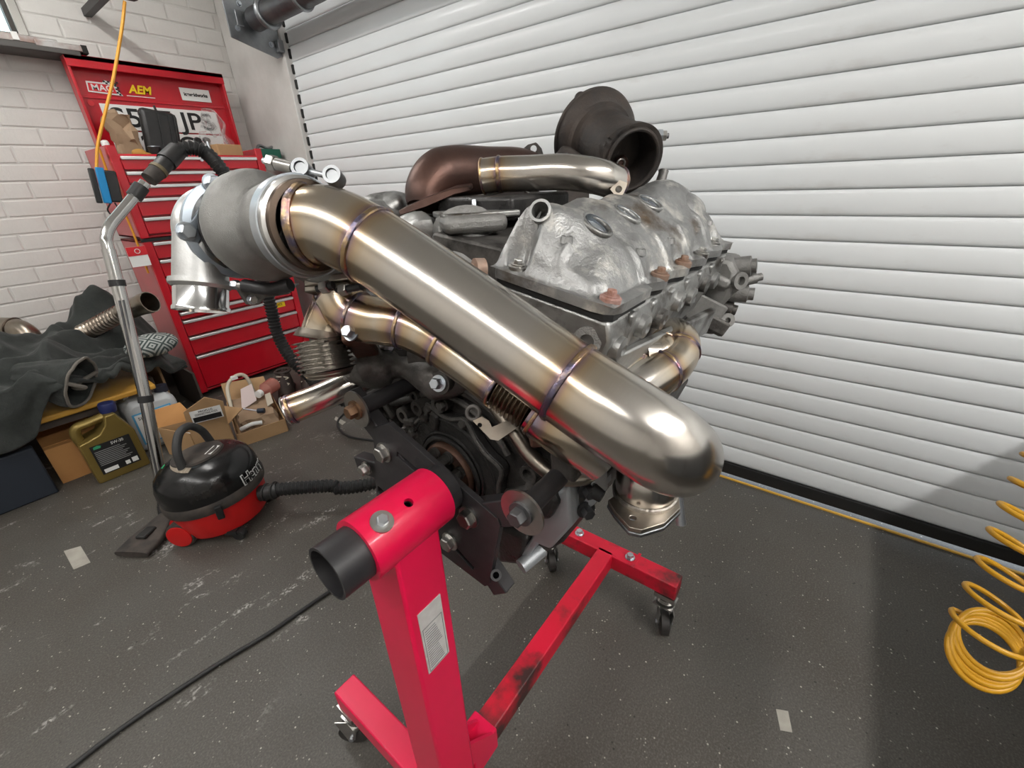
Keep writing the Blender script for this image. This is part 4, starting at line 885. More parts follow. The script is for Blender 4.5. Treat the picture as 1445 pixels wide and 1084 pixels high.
# domed dark rear end (cam cover) beside the far top with its pipe stub
c = HO+EU*.425+EV*.055+EW*.052
MB().sphere(c-EW*.012, .048, 28, 18, sq=(1.75, 1.25, .9)).build('phaser_dome', 'cover_alu', vc)
c = at(929, 268, .80); MB().lathe([(.010, 0), (.0085, .03), (.0092, .036), (.006, .036), (.006, .01)], c, (at(937, 240, .80)-c), 20).build('vacuum_stub', 'cover_alu_dark', vc)
a, b = at(870, 281, .64), at(898, 287, .64); MB().cyl(a, b, .006).build('sensor_stub', 'rubber', vc)
# cylinder head, right bank
def sec(poly, u0, u1, m, nm, par=None, fr=None, bev=.004, rg=0.):
    o, a, b, ez = fr or (HO, EV, EW, EU); n = len(poly); b2 = MB(); vs_ = [o+a*p+b*q+ez*u0 for p, q in poly]+[o+a*p+b*q+ez*u1 for p, q in poly]
    b2.add(vs_, [list(range(n)), list(reversed(range(n, 2*n)))]+[[(i+1) % n, i, n+i, n+(i+1) % n] for i in range(n)])
    return b2.build(nm, m, par or t, bevel=bev)
hd_ = sec([(.004, -.010), (.158, -.010), (.165, -.030), (.158, -.062), (.150, -.105), (.02, -.14), (.0, -.12)], .004, CL-.01, 'cast_alu', 'cylinder_head')
for k in range(7):
    u = .03+.065*k; bb = MB(); bb.lathe([(0, -.006), (.016, -.006), (.014, .008), (.007, .010), (0, .006)], HO+EU*u+EV*.163+EW*(-.045+.008*(k % 2)), EV, 18); bb.build('head_boss', 'cast_alu', hd_)
    MB().bar(HO+EU*(u+.03)+EV*.160+EW*-.012, HO+EU*(u+.036)+EV*.158+EW*-.055, .010, .016, up=EU).build('head_rib', 'cast_alu', hd_, bevel=.003)
for k, (px, py) in enumerate(((905, 452), (920, 440), (942, 427), (962, 415))):
    c = onx(px, py, .60+.05*k); bb = MB(); bb.hexa(c, EV, .007, .010); bb.build('head_bolt', 'zinc', hd_)
c = onx(829, 481, .40); bb = MB(); bb.lathe([(.016, -.02), (.016, .006), (.008, .006), (.008, -.01), (0, -.01)], c, (-1, -.3, .2), 26); bb.build('head_lug', 'cast_grey', hd_)
c = onx(683, 379, .388); bb = MB(); bb.lathe([(.012, 0), (.012, .012), (.006, .014), (.006, .03), (0, .03)], c, (-1, .5, .1), 20); bb.build('rusty_plug', 'rusty_bolt', hd_)
# front (far end) housing with solenoid bosses
fh = sec([(.10, -.02), (.175, -.012), (.192, -.03), (.196, -.075), (.18, -.115), (.12, -.11)], CL-.05, CL+.03, 'cast_grey', 'timing_cover', bev=.008)
for (a, b, r, l, d, m) in ((.185, -.028, .018, .030, (.1, -1, .15), 'cast_grey'), (.192, -.075, .016, .036, (.2, -1, .0), 'cast_grey'), (.165, -.055, .022, .05, (-.6, -.8, .1), 'cast_grey'), (.18, -.105, .014, .03, (.2, -.9, -.2), 'grime_light'), (.20, -.05, .010, .035, (.6, -.8, .2), 'cast_grey')):
    c = HO+EU*(CL-.012)+EV*a+EW*b; dd = V(d).normalized(); bb = MB(); bb.lathe([(0, -.02), (r, -.02), (r, l*.7), (r*.7, l*.75), (r*.7, l), (r*.35, l), (r*.3, l*.8), (0, l*.8)], c, dd, 22); bb.build('solenoid_boss', m, fh)
for px, py in ((1022, 395), (1026, 452), (1003, 462), (1018, 378)):
    c = onx(px, py, .855); bb = MB(); bb.lathe([(.013, -.03), (.013, .004), (.005, .004), (.005, -.004), (0, -.004)], c, (-.75, -.55, .25), 20); bb.build('bolt_lug', 'cast_grey', fh)
MB().bar(onx(965, 425, .80), onx(1015, 450, .85), .016, .05, up=(0, 0, 1)).build('web_plate', 'cast_grey', fh, bevel=.004); MB().bar(onx(1000, 388, .85), onx(1028, 400, .86), .05, .02, up=(0, 0, 1)).build('web_plate', 'cast_grey', fh, bevel=.006)
MB().bar(onx(985, 445, .83), onx(1022, 465, .86), .03, .03, up=(0, 0, 1)).build('web_plate', 'grime_light', fh, bevel=.006)
# ---- block
poly = [(.30, .50), (.36, .47), (.52, .48), (.575, .58), (.60, .70), (.68, .77), (.62, .90), (.50, .90), (.44, .85), (.385, .90), (.30, .86), (.215, .83), (.225, .72), (.20, .68), (.235, .58)]
blk = sec(poly, .395, .82, 'grime', 'block', fr=(V((0, 0, 0)), V((0, 1, 0)), V((0, 0, 1)), EU), bev=.006)
XF = .392
def yzp(px, py, x=XF): q = onx(px, py, x); return V((x, q.y, q.z))
def fpoly(pts, x, th, m, nm, bev=.002, par=None):
    pp = [(onx(*p, x).y, onx(*p, x).z) for p in pts]; return MB().prism(pp, (x, 0, 0), (0, 1, 0), (0, 0, 1), th).build(nm, m, par or t, bevel=bev)
def boss(px, py, x, r, h, m, nm='boss', hole=.5, par=None):
    c = onx(px, py, x); b = MB(); b.lathe([(r*1.1, .02), (r, -h), (r*hole, -h), (r*hole, -h*.3), (0, -h*.3)] if hole else [(r*1.1, .02), (r, -h), (0, -h)], c, EU, 22); return b.build(nm, m, par or blk)
def hbolt(px, py, x, r, h, m='dark_galv', par=None, nm='bolt'):
    c = onx(px, py, x); b = MB(); b.bolt(c, (-1, 0, 0), r, h, 1.4); return b.build(nm, m, par or blk)
# rear main seal housing: lobed plate + rings
X1 = .378
def lobed(R, lobes, amp, n=96):
    out = []
    for k in range(n):
        a = 2*PI*k/n; r = R+sum(amp*math.exp(-(((a-l+PI) % (2*PI)-PI)/.17)**2) for l in lobes); out.append((CR.y+r*math.cos(a), CR.z+r*math.sin(a)))
    return out
LB = [1.95, 1.25, .42, -.30, 2.75, -1.0, -2.0]
sh_ = MB().prism(lobed(.098, LB, .016), (X1, 0, 0), (0, 1, 0), (0, 0, 1), .016).build('seal_housing', 'grime_oily', t, bevel=.003)
for R, r_, xx in ((.090, .003, X1), (.066, .0025, X1-.001), (.058, .004, X1-.004)): MB().torus((xx, CR.y, CR.z), EU, R, r_, 64, 8).build('housing_ridge', 'grime_oily', sh_)
for l in LB[:4]: c = V((X1, CR.y+.106*math.cos(l), CR.z+.106*math.sin(l))); b = MB(); b.bolt(c, (-1, 0, 0), .0065, .009, 1.5); b.build('housing_bolt', 'grime_light', sh_)
MB().sweep([V((X1-.001, a_, b_)) for a_, b_ in lobed(.095, LB, .016)+lobed(.095, LB, .016)[:1]], .0032, 8, caps=False).build('housing_lip', 'grime_light', sh_)
XC = .366
fl = MB().lathe([(.030, .015), (.050, .015), (.050, .004), (.047, 0), (.030, 0), (.026, .004), (.012, .008), (0, .008)], (XC, CR.y, CR.z), EU, 48).build('crank_flange', 'rust_face', t)
for k in range(8):
    a = 2*PI*k/8+.3; c = V((XC, CR.y+.037*math.cos(a), CR.z+.037*math.sin(a))); b = MB(); b.bolt(c, (-1, 0, 0), .0086, .026, 1.15); b.build('crank_bolt', 'grime_light', fl)
MB().cyl((XC-.004, CR.y, CR.z), (XC+.01, CR.y, CR.z), .014).build('crank_pilot', 'grime_oily', fl)
# bellhousing rim ribs round the crank
def arc_rib(R, a0, a1, x, r, m, nm='casting_rib'): MB().sweep([V((x, CR.y+R*math.cos(a0+(a1-a0)*k/40), CR.z+R*math.sin(a0+(a1-a0)*k/40))) for k in range(41)], r, 8).build(nm, m, blk)
arc_rib(.150, .2, 2.3, .390, .006, 'grime'); arc_rib(.128, 1.1, 2.6, .386, .005, 'grime_light'); arc_rib(.165, -1.1, .55, .384, .007, 'grime_oily'); arc_rib(.140, -.9, .3, .392, .005, 'grime')
fpoly([(545, 553), (575, 530), (640, 520), (700, 545), (740, 590), (765, 660), (752, 700), (735, 640), (700, 590), (650, 560), (600, 556), (560, 575)], .386, .02, 'grime', 'bell_rim', .004, blk)
fpoly([(498, 548), (540, 520), (565, 545), (560, 600), (530, 600)], .40, .03, 'grime', 'mount_pad', .006, blk)
for px, py, r, h, m in ((575, 583, .014, .012, 'grime_light'), (601, 570, .012, .02, 'grime'), (545, 590, .013, .018, 'grime'), (580, 614, .009, .02, 'grime_oily'), (560, 605, .012, .022, 'grime'), (625, 568, .013, .012, 'grime_light'), (590, 557, .010, .01, 'grime'), (535, 560, .015, .03, 'grime_oily')): boss(px, py, .386, r, h, m)
for px, py in ((626, 570), (570, 612), (585, 610), (545, 610)): hbolt(px, py, .380, .0075, .010, 'grime_light')
for px, py, w_, hh, an in ((560, 595, .03, .018, .5), (585, 592, .026, .014, -.2), (605, 583, .02, .02, .2), (555, 575, .035, .012, .8), (620, 590, .018, .03, .3)): MB().box(onx(px, py, .386), (.03, w_, hh), Matrix.Rotation(an, 3, 'X')).build('cast_lump', 'grime', blk, bevel=.004)
for (a, b), r_ in ((((560, 560), (545, 600)), .004), (((575, 555), (600, 600)), .003), (((530, 575), (590, 560)), .006), (((640, 535), (700, 560)), .006)): MB().cyl(onx(*a, .385), onx(*b, .385), r_, n=10).build('oil_line', 'grime_oily', blk)
# lower structure, dark bosses at the right, arms of casting
fpoly([(672, 700), (735, 690), (760, 675), (790, 690), (770, 735), (745, 765), (715, 775), (690, 745)], .385, .04, 'grime_light', 'lower_flange', .006, blk)
fpoly([(700, 740), (745, 760), (735, 800), (700, 795)], .37, .03, 'grime_oily', 'lower_lug', .008, blk); fpoly([(755, 700), (775, 692), (787, 712), (775, 735), (752, 735)], .362, .03, 'grime_oily', 'lower_lug', .006, blk); MB().prism([(.190, .737), (.222, .741), (.226, .80), (.20, .80)], (.346, 0, 0), (0, 1, 0), (0, 0, 1), .065).build('mount_lug', 'grime', blk, bevel=.004)
boss(752, 664, .375, .013, .012, 'grime_light', 'dowel_boss', .62); MB().bar(onx(752, 672, .38), onx(775, 700, .38), .03, .022).build('casting_rib', 'grime_light', blk, bevel=.005)
MB().cyl(onx(735, 800, .36), onx(765, 775, .40), .011).build('pan_pipe', 'pan_alu', blk)
# pale oil pan
pan = fpoly([(772, 705), (802, 684), (806, 744), (776, 776), (757, 768), (737, 800), (727, 790), (748, 762)], .372, .12, 'pan_alu', 'oil_pan', .004)
fpoly([(802, 686), (836, 678), (838, 712), (826, 727), (803, 728)], .40, .045, 'pan_alu', 'pan_wall', .006, pan)
for px, py in ((826, 718), (828, 690)): c = onx(px, py, .40); b = MB(); b.bolt(c, (-.6, -.8, 0), .0085, .014, 1.5); b.build('pan_bolt', 'dark_galv', pan)
c = onx(836, 692, .40); MB().cyl(c, c+V((.0, -.014, -.004)), .010, .008).build('pan_sensor', 'rubber', pan)
# coolant outlet housing across the top of the block
path = catmull([at(500, 512, .66), at(535, 515, .64), at(580, 522, .63), at(630, 535, .62), at(680, 538, .61), at(705, 548, .60)], 8)
wh = MB().sweep(path, [.024+.008*math.sin(k*.35)+.006*(k < 12) for k in range(len(path))], 20).rough(.006, 30).build('coolant_housing', 'grime_light', t)
for px, py, d_ in ((549, 487, .625), (620, 541, .585)): c = at(px, py, d_); b = MB(); b.bolt(c, (-.9, -.2, .35), .008, .014, 1.45); b.build('housing_bolt', 'zinc', wh)
MB().cyl(at(588, 505, .63), at(625, 500, .61), .022).build('outlet_neck', 'grime_light', wh); MB().cyl(at(540, 508, .64), at(505, 520, .63), .030, .026).build('outlet_flange', 'grime_light', wh)
MB().cyl(at(648, 528, .63), at(620, 541, .588), .016).build('bolt_tower', 'grime_light', wh)
# small bracket and thin coolant tube over the block
t2 = thing('coolant_tube', at(752, 640, .5), 'bent bare steel coolant tube with a small clip under the big exhaust pipe', 'pipe')
MB().sweep(catmull([at(650, 523, .578), at(668, 540, .566), at(695, 568, .552), at(712, 592, .542), at(728, 614, .535), at(750, 645, .53), at(785, 672, .522), at(822, 674, .528), at(848, 656, .55), at(860, 634, .57)], 10), .0098, 18).build('tube', 'tube_steel', t2)
MB().lathe([(.013, 0), (.013, .006), (.0098, .006)], at(659, 531, .572), at(668, 540, .566)-at(650, 523, .578), 24).build('tube_collar', 'tube_steel', t2)
c0 = at(682, 607, .50); c1_ = at(715, 612, .50); 
def clip(u, v):
    p = at(668+u*66, 598+u*2+v*(16+8*math.sin(u*PI)), .50-.012*math.sin(u*PI*1.5)); return p
br = [at(*p) for p in ((667, 594, .522), (680, 588, .524), (690, 594, .526), (694, 603, .530), (735, 585, .526), (738, 598, .516), (703, 622, .518), (692, 620, .520))]
b = MB(); n_ = FW*.003; b.add(br+[p+n_ for p in br], [list(range(8)), list(reversed(range(8, 16)))]+[[(i+1) % 8, i, 8+i, 8+(i+1) % 8] for i in range(8)]); cut(b.build('clip', 'plate_steel', t2), rod(at(677, 600, .51), at(677, 600, .54), .0028))
c = at(668, 583, .55); MB().torus(c, (-.8, -.3, .4), .0085, .003).build('eye_boss', 'grime_light', blk)
# ---- left bank seen behind the turbo and the valley castings
lh = MB(); c = at(575, 335, .78); lh.box(c, (.22, .10, .10), Matrix.Rotation(.75, 3, 'X')); lh.rough(.004, 30).build('cylinder_head', 'cast_alu', t, bevel=.012)
MB().sphere(at(548, 291, .75), .034, sq=(1.3, 1.0, .7)).rough(.010, 40).build('head_casting', 'cast_alu', t)
MB().sphere(at(590, 322, .66), .035, sq=(1.0, 1.0, .6)).rough(.012, 40).build('head_casting', 'cast_alu', t)
vb = MB().bar(at(620, 316, .60), at(705, 310, .62), .10, .022, up=(0, 0, 1)).build('intake_port', 'cast_grey', t, bevel=.008)
MB().bar(at(618, 305, .61), at(720, 298, .64), .09, .008, up=(0, 0, 1)).build('port_face', 'cast_alu', vb, bevel=.002)
MB().sweep(catmull([at(655, 322, .63), at(660, 345, .62), at(668, 375, .60), at(690, 410, .58)], 8), [.046-.0006*k for k in range(25)], 24).build('port_runner', 'cast_grey', vb)
MB().bar(at(632, 318, .60), at(640, 358, .60), .03, .008).build('runner_rib', 'cast_grey', vb, bevel=.003)
MB().cyl(at(670, 303, .63), at(669, 283, .63), .004, n=12).build('stud', 'zinc', vb)
MB().bar(at(600, 318, .75), at(715, 304, .78), .16, .03, up=(0, 0, 1)).build('valley_cover', 'grime_oily', t, bevel=.006)
MB().box(at(712, 288, .70), (.16, .15, .03)).build('valley_plate', 'grime_oily', t, bevel=.006)
sec([(.34, .86), (.34, .975), (.46, .99), (.52, .90)], .425, .80, 'grime_light', 'valley_casting', fr=(V((0, 0, 0)), V((0, 1, 0)), V((0, 0, 1)), EU))
# left mount lug near the short pipe
MB().bar(at(500, 560, .78), at(555, 600, .755), .05, .05).build('block_foot', 'grime', blk, bevel=.008)
# ================================================================ exhaust plumbing
def ser(path):
    L = [0.]
    for a, b in zip(path, path[1:]): L.append(L[-1]+(b-a).length)
    return L
def lerp3(a, b, k): return tuple(a[i]+(b[i]-a[i])*k for i in range(3))
RAMP = [(0, (.50, .46, .60)), (.005, (.62, .42, .44)), (.010, (.92, .70, .46)), (.022, (1., .88, .72)), (.055, (1, .97, .93)), (9, (1, .985, .96))]
def tint_fn(path, welds, k=1.0):
    L = ser(path)
    def f(i, a):
        d = min(abs(L[i]-w_)/k for w_ in welds)+.004*mnoise.noise(V((L[i]*30, math.cos(a)*2, math.sin(a)*2)))
        d = max(0, d)
        for (d0, c0), (d1, c1) in zip(RAMP, RAMP[1:]):
            if d <= d1: return lerp3(c0, c1, (d-d0)/(d1-d0))
        return (1, 1, 1)
    return f
def nearest_s(path, p):
    L = ser(path); i = min(range(len(path)), key=lambda j: (path[j]-p).length); return i, L[i]
def weld_ring(path, p, r, th, par, m='weld', nm='weld_bead'):
    i, s_ = nearest_s(path, p); d = path[min(i+1, len(path)-1)]-path[max(i-1, 0)]
    MB().lathe([(r+th*math.cos(a), th*1.6*math.sin(a)) for a in [2*PI*k/8 for k in range(8)]], path[i], d, 48, close=True, rf=lambda a: 1+.010*math.sin(a*38)).build(nm, m, par)
# ---------------- big downpipe
DE = at(910, 694, .60)
P0, PW1, PW2 = at(436, 320, .465), at(524, 347, .455), at(802, 541, .405)
ctl = [P0, at(470, 321, .460), PW1, at(610, 404, .44), at(705, 471, .424), PW2, at(860, 580, .39), at(908, 611, .383), at(940, 632, .388), at(957, 642, .425), at(952, 640, .485), at(930, 632, .55), at(915, 645, .585), DE+V((0, 0, .02)), DE]
path = catmull(ctl, 16); RP = .0405
dpipe = thing('downpipe', at(912, 725, .48), 'large polished stainless downpipe sweeping across the engine, with heat-coloured welds', 'pipe')
welds = [nearest_s(path, p)[1] for p in (P0, PW1, PW2)]
MB().sweep(path, RP, 56, caps=False, cols=tint_fn(path, welds)).build('pipe', 'brushed', dpipe, ang=60)
weld_ring(path, PW1, RP, .0022, dpipe); weld_ring(path, PW2, RP, .0022, dpipe)
# flange at its lower end
e, d = path[-1], (path[-1]-path[-4]).normalized(); fx, fy, fz = frame(d, up=RT)
weld_ring(path, path[-1], RP+.001, .003, dpipe, 'weld_pale')
def flange(c, par, m, nm, off, th, k=1.0):
    pts = [];
    px_ = [(858, 706), (880, 690), (935, 682), (958, 700), (960, 717), (938, 738), (905, 748), (888, 744), (868, 722)]
    for p in px_: 
        r_ = ray(*p); q = EYE+r_*((c-EYE).dot(fz)/r_.dot(fz)); v_ = q-c; pts.append((v_.dot(fx)*k, v_.dot(fy)*k))
    return MB().prism(pts, c+fz*off, fx, fy, th).build(nm, m, par, bevel=.002)
FP, GP = flange(e, dpipe, 'plate_steel', 'flange', 0, .007), flange(e, dpipe, 'galv', 'gasket_plate', .007, .006, 1.02)
r_ = ray(893, 731); q = EYE+r_*((e-EYE).dot(fz)/r_.dot(fz))
for ob_ in (FP, GP): cut(ob_, rod(q-fz*.02, q+fz*.03, .0045)); cut(ob_, rod(e-fz*.02, e+fz*.03, RP-.002, 48))
MB().cyl(at(956, 697, .60), at(961, 740, .605), .007, .007, n=14).build('flange_stud', 'zinc', dpipe)
# plain steel gas strut-like bracket left of flange
# embossed plate mark
MB().box(P0.lerp(PW1, .22)+UP*.028-FW*.026, (.012, .004, .003)).build('maker_mark', 'weld_pale', dpipe)
# ---------------- turbocharger
A0, A1 = at(283, 338, .60), P0
AX = (A1-A0).normalized()
T = thing('turbocharger', at(300, 440, .58), 'grey cast turbocharger with an aluminium compressor housing', 'turbocharger')
tc = at(372, 320, .505)                             # turbine scroll centre
tz = (tc-P0).dot(AX); TC = P0+AX*tz+(tc-P0-AX*tz)*.9
def scroll(a): return 1+.10*((a/(2*PI)+.10) % 1)-.05
prof = [(.030, -.036), (.046, -.034), (.056, -.026), (.0615, -.010), (.062, .002), (.0590, .013), (.052, .021), (.0455, .0245), (.0425, .028), (.0435, .036), (.0460, .060), (.0455, .078), (.0440, .086)]
ln = (P0-TC).dot(AX); prof = [(r, z if z < .04 else .044+(z-.044)*(ln-.052)/.042) for r, z in prof]
MB().lathe(prof, TC, AX, 64, rf=lambda a: 1.).build('turbine_housing', mat('iron_grey', (.33, .325, .31), (.26, .255, .245), rough=.50, metal=.8, scale=24, bump=.35, bscale=900), T, ang=60)
# v-band clamp
vb_ = MB().lathe([(.0455, -.012), (.0505, -.010), (.0525, -.002), (.0525, .004), (.0505, .010), (.0455, .012)], P0-AX*.010, AX, 64).build('v_band', 'steel', T)
MB().lathe([(.0515, -.006), (.0535, -.006), (.0535, .006), (.0515, .006)], P0-AX*.010, AX, 64, close=True).build('clamp_strap', 'zinc', vb_)
MB().lathe([(RP, -.004), (.0465, -.004), (.0475, .0), (.0465, .003), (RP, .004)], P0+AX*.004, AX, 56).build('weld_flange', 'weld_dark', T)
weld_ring(path, path[2], RP+.001, .0028, dpipe)
k0, k1 = at(372, 227, .475), at(440, 243, .462); kd = (k1-k0).normalized(); sb = MB()
MB().cyl(k0, k1+kd*.025, .0032, n=14).build('t_bolt', 'zinc', vb_); MB().hexa(k0+kd*.008, kd, .0085, .009).build('t_bolt_nut', 'steel', vb_); MB().cyl(k0+kd*.018, k0+kd*.040, .0065, n=18).build('t_bolt_spacer', 'steel', vb_)
for c in (k0.lerp(k1, .82), k0.lerp(k1, 1.45)):
    ex_ = kd.cross(FW).normalized(); MB().lathe([(.0095, -.008), (.0095, .008), (.0062, .008), (.0062, -.008)], c, FW, 28, close=True).build('clamp_loop', 'galv', vb_); MB().lathe([(0, -.006), (.0058, -.006), (.0058, .004), (0, .004)], c, FW, 20).build('trunnion', 'galv', vb_)
lc = k0.lerp(k1, .82); MB().sweep(catmull([lc+UP*-.006, at(412, 252, .452), at(398, 262, .455), at(388, 272, .46), at(384, 276, .462)], 6), .0022, 8).build('strap_tail', 'steel', vb_)
# centre housing
MB().lathe([(.030, -.09), (.034, -.085), (.040, -.07), (.038, -.05), (.030, -.03)], TC, AX, 40).build('centre_housing', 'grime_oily', T)
MB().lathe([(.03, -.058), (.046, -.056), (.048, -.048), (.040, -.042), (.03, -.040)], TC, AX, 48).build('turbine_backplate', 'plate_black', T)
b0, b1 = at(291, 361, .54), at(318, 363, .525); bd = (b1-b0).normalized()
MB().lathe([(0, 0), (.0055, 0), (.0055, .006), (.0085, .007), (.0085, .014), (.006, .016), (.0085, .018), (.0085, .026), (.005, .028), (.005, .05)], b0, bd, 20).build('oil_fitting', 'brass', T)
# lower clamp bolt
c0, c1 = at(315, 401, .54), at(345, 403, .535); cd_ = (c1-c0).normalized(); MB().cyl(c0, c1+cd_*.02, .0028, n=12).build('lower_bolt', 'zinc', T); MB().hexa(c0+cd_*.014, cd_, .0062, .008).build('lower_nut', 'zinc', T); MB().cyl(c0+cd_*.022, c1+cd_*.012, .0048, n=14).build('lower_spacer', 'steel', T)
MB().sweep(catmull([at(345, 403, .535), at(380, 408, .53), at(410, 402, .525)], 6), .008, 10).build('band_tail', 'plate_black', T)
# compressor housing: volute with a tangential outlet pointing down
CC = TC-AX*.092
cx_, cy_, cz_ = frame(AX, up=(0, 0, 1))                # cy_ ~ up, cx_ ~ sideways
R0 = .030
# which side is image left
if cx_.dot(RT) > 0: lf = -cx_
else: lf = cx_
rad = []
vol = []
for k in range(61):
    a = -.42-(2*PI-.42)*k/60; rr = .018+.013*k/60
    vol.append(CC+lf*(R0*math.cos(a))+cy_*(R0*math.sin(a)))
rad = [.016+.012*k/60 for k in range(61)]
end = CC+lf*R0; od = (at(284, 400, (end-EYE).dot(FW)+.004)-end); OD = od.normalized(); out = [end+od*(j/5) for j in range(1, 6)]
MB().sweep(vol[:-1]+[end]+out, rad[:-1]+[.028]+[.028+.0003*j for j in range(1, 6)], 28).build('compressor_volute', 'alu_cast', T, ang=60)
MB().lathe([(0, -.02), (.028, -.020), (.032, -.024), (.042, -.022), (.050, -.008), (.054, .012), (.056, .016), (.056, .024), (.0, .024)], CC, AX, 48).build('compressor_body', 'alu_cast', T)
oe = out[-1]
MB().lathe([(.028, 0), (.0335, .000), (.0338, .006), (.030, .010)], oe-OD*.004, OD, 40).build('outlet_collar', 'alu_cast', T)
MB().lathe([(.029, 0), (.029, .026), (.0305, .028), (.0305, .032), (.028, .032), (.027, .02)], oe+OD*.002, OD, 44).build('outlet_pipe', 'alu_machined', T)
# zinc clamp plate and bolts on the compressor face
pf = CC+AX*.026
def face(px, py, off=0.): r_ = ray(px, py); return EYE+r_*(((pf+AX*off)-EYE).dot(AX)/r_.dot(AX))
pp = [face(*p) for p in ((291, 262), (304, 251), (313, 262), (300, 285), (288, 305), (276, 324), (282, 338), (276, 345), (262, 338), (254, 325), (262, 316), (272, 305), (285, 285))]
b = MB(); n_ = len(pp); b.add(pp+[p+AX*.006 for p in pp], [list(reversed(range(n_))), list(range(n_, 2*n_))]+[[i, (i+1) % n_, n_+(i+1) % n_, n_+i] for i in range(n_)]); b.build('clamp_plate', mat('zinc_plate', (.44, .50, .56), (.38, .43, .48), rough=.4, metal=.7, scale=20), T, bevel=.0012)
for px, py in ((299, 259), (262, 327)): b = MB(); b.bolt(face(px, py, .006), AX, .0085, .010, 1.25); b.build('plate_bolt', 'zinc', T)
pp = [face(*p, -.004) for p in ((330, 405), (420, 400), (405, 415), (372, 420), (362, 430), (346, 430), (338, 418))]
b = MB(); n_ = len(pp); b.add(pp+[p+AX*.007 for p in pp], [list(reversed(range(n_))), list(range(n_, 2*n_))]+[[i, (i+1) % n_, n_+(i+1) % n_, n_+i] for i in range(n_)]); b.build('backing_flange', 'cast_grey', T, bevel=.002)
b = MB(); b.bolt(face(355, 423, .004), AX, .0055, .006, 1.2); b.build('plate_bolt', 'zinc', T)
MB().lathe([(.052, .022), (.058, .024), (.058, .030), (.050, .032)], CC, AX, 56).build('compressor_lip', 'zinc_plate', T)
# ---------------- Y collector (up-pipe) under the turbo
U = thing('up_pipe', at(470, 520, .56), 'heat-blued stainless Y collector with flex bellows under the turbo', 'pipe')
pc = at(478, 402, .535)
MB().bar(at(446, 405, .54), at(512, 395, .53), .05, .010, up=UP).build('turbo_flange', 'plate_steel', U, bevel=.002); MB().bar(at(446, 414, .54), at(505, 408, .53), .048, .008, up=UP).build('flange_plate', 'tube_steel', U, bevel=.002)
for a, b in (((448, 408, .512), (470, 402, .505)), ((470, 412, .515), (510, 404, .50))): MB().cyl(at(*a), at(*b), .0045, n=14).build('flange_stud', 'plate_black', U); MB().hexa(at(*a).lerp(at(*b), .3), at(*b)-at(*a), .0075, .010).build('flange_nut', 'steel', U)
def tpipe(ctl, r, ws, nm, par, n=32, k=1.0, caps=True, m='brushed', seg=12):
    pth = catmull(ctl, seg); rr = r if not hasattr(r, '__len__') else [r[0]+(r[1]-r[0])*i/(len(pth)-1) for i in range(len(pth))]
    o = MB().sweep(pth, rr, n, caps=caps, cols=tint_fn(pth, [nearest_s(pth, w_)[1] for w_ in ws], k)).build(nm, m, par, ang=60)
    for w_ in ws: weld_ring(pth, w_, r if not hasattr(r, '__len__') else (r[0]+(r[1]-r[0])*nearest_s(pth, w_)[0]/(len(pth)-1)), .0016, par)
    return pth
tpipe([at(480, 412, .54), at(473, 432, .545), at(462, 455, .55), at(454, 478, .55)], .0265, [at(473, 432, .545)], 'left_branch', U, k=1.6)
tpipe([at(480, 418, .54), at(494, 440, .538), at(515, 450, .535), at(545, 455, .535), at(572, 460, .53), at(598, 471, .525), at(622, 486, .52), at(660, 513, .51), at(705, 547, .495)], [.0315, .0255], [at(505, 446, .536), at(570, 460, .525), at(622, 487, .515), at(703, 545, .49)], 'right_branch', U, k=1.3)
# bellows
def bellows(a, b, r, amp, n, m, par, nm='bellows'):
    N_ = n*8; MB().sweep([a.lerp(b, k/N_) for k in range(N_+1)], [r+amp*math.cos(2*PI*k/8) for k in range(N_+1)], 32).build(nm, m, par, ang=80)
bellows(at(453, 480, .55), at(463, 522, .555), .0315, .0038, 7, mat('bright_steel', (.62, .60, .57), rough=.22, metal=1), U)
MB().sweep(catmull([at(455, 468, .55), at(453, 480, .55)], 4), [.028, .029, .030, .031, .0325], 30).build('bellows_cap', 'tube_steel', U); MB().sweep(catmull([at(463, 520, .555), at(464, 525, .556), at(465, 530, .557)], 4), [.033, .032, .031, .030, .030, .029, .028, .027, .027], 30).build('lower_tail', 'tube_steel', U)
bellows(at(708, 549, .49), at(752, 578, .48), .0235, .0032, 8, 'tint_steel', U)
tpipe([at(752, 578, .48), at(775, 594, .478), at(805, 612, .48), at(850, 640, .49)], [.026, .033], [at(760, 583, .48)], 'tail_cone', U, k=1.5)
b = MB(); b.bolt(at(497, 470, .52), (-.7, -.2, .5), .008, .012, 1.3); b.build('clamp_bolt', 'zinc', U); MB().bar(at(500, 473, .53), at(522, 503, .635), .032, .014, up=(0, 0, 1)).build('clamp_foot', 'rust_face', U, bevel=.003)
b = MB(); b.box(at(762, 612, .50), (.03, .025, .02), Matrix.Rotation(.7, 3, 'Z')); b.build('rusty_bracket', 'rust_face', U, bevel=.003)
NK = at(477, 394, .535); MB().cyl(TC.lerp(NK, .25), NK, .030, .025, n=28).build('inlet_neck', 'iron_grey', T)
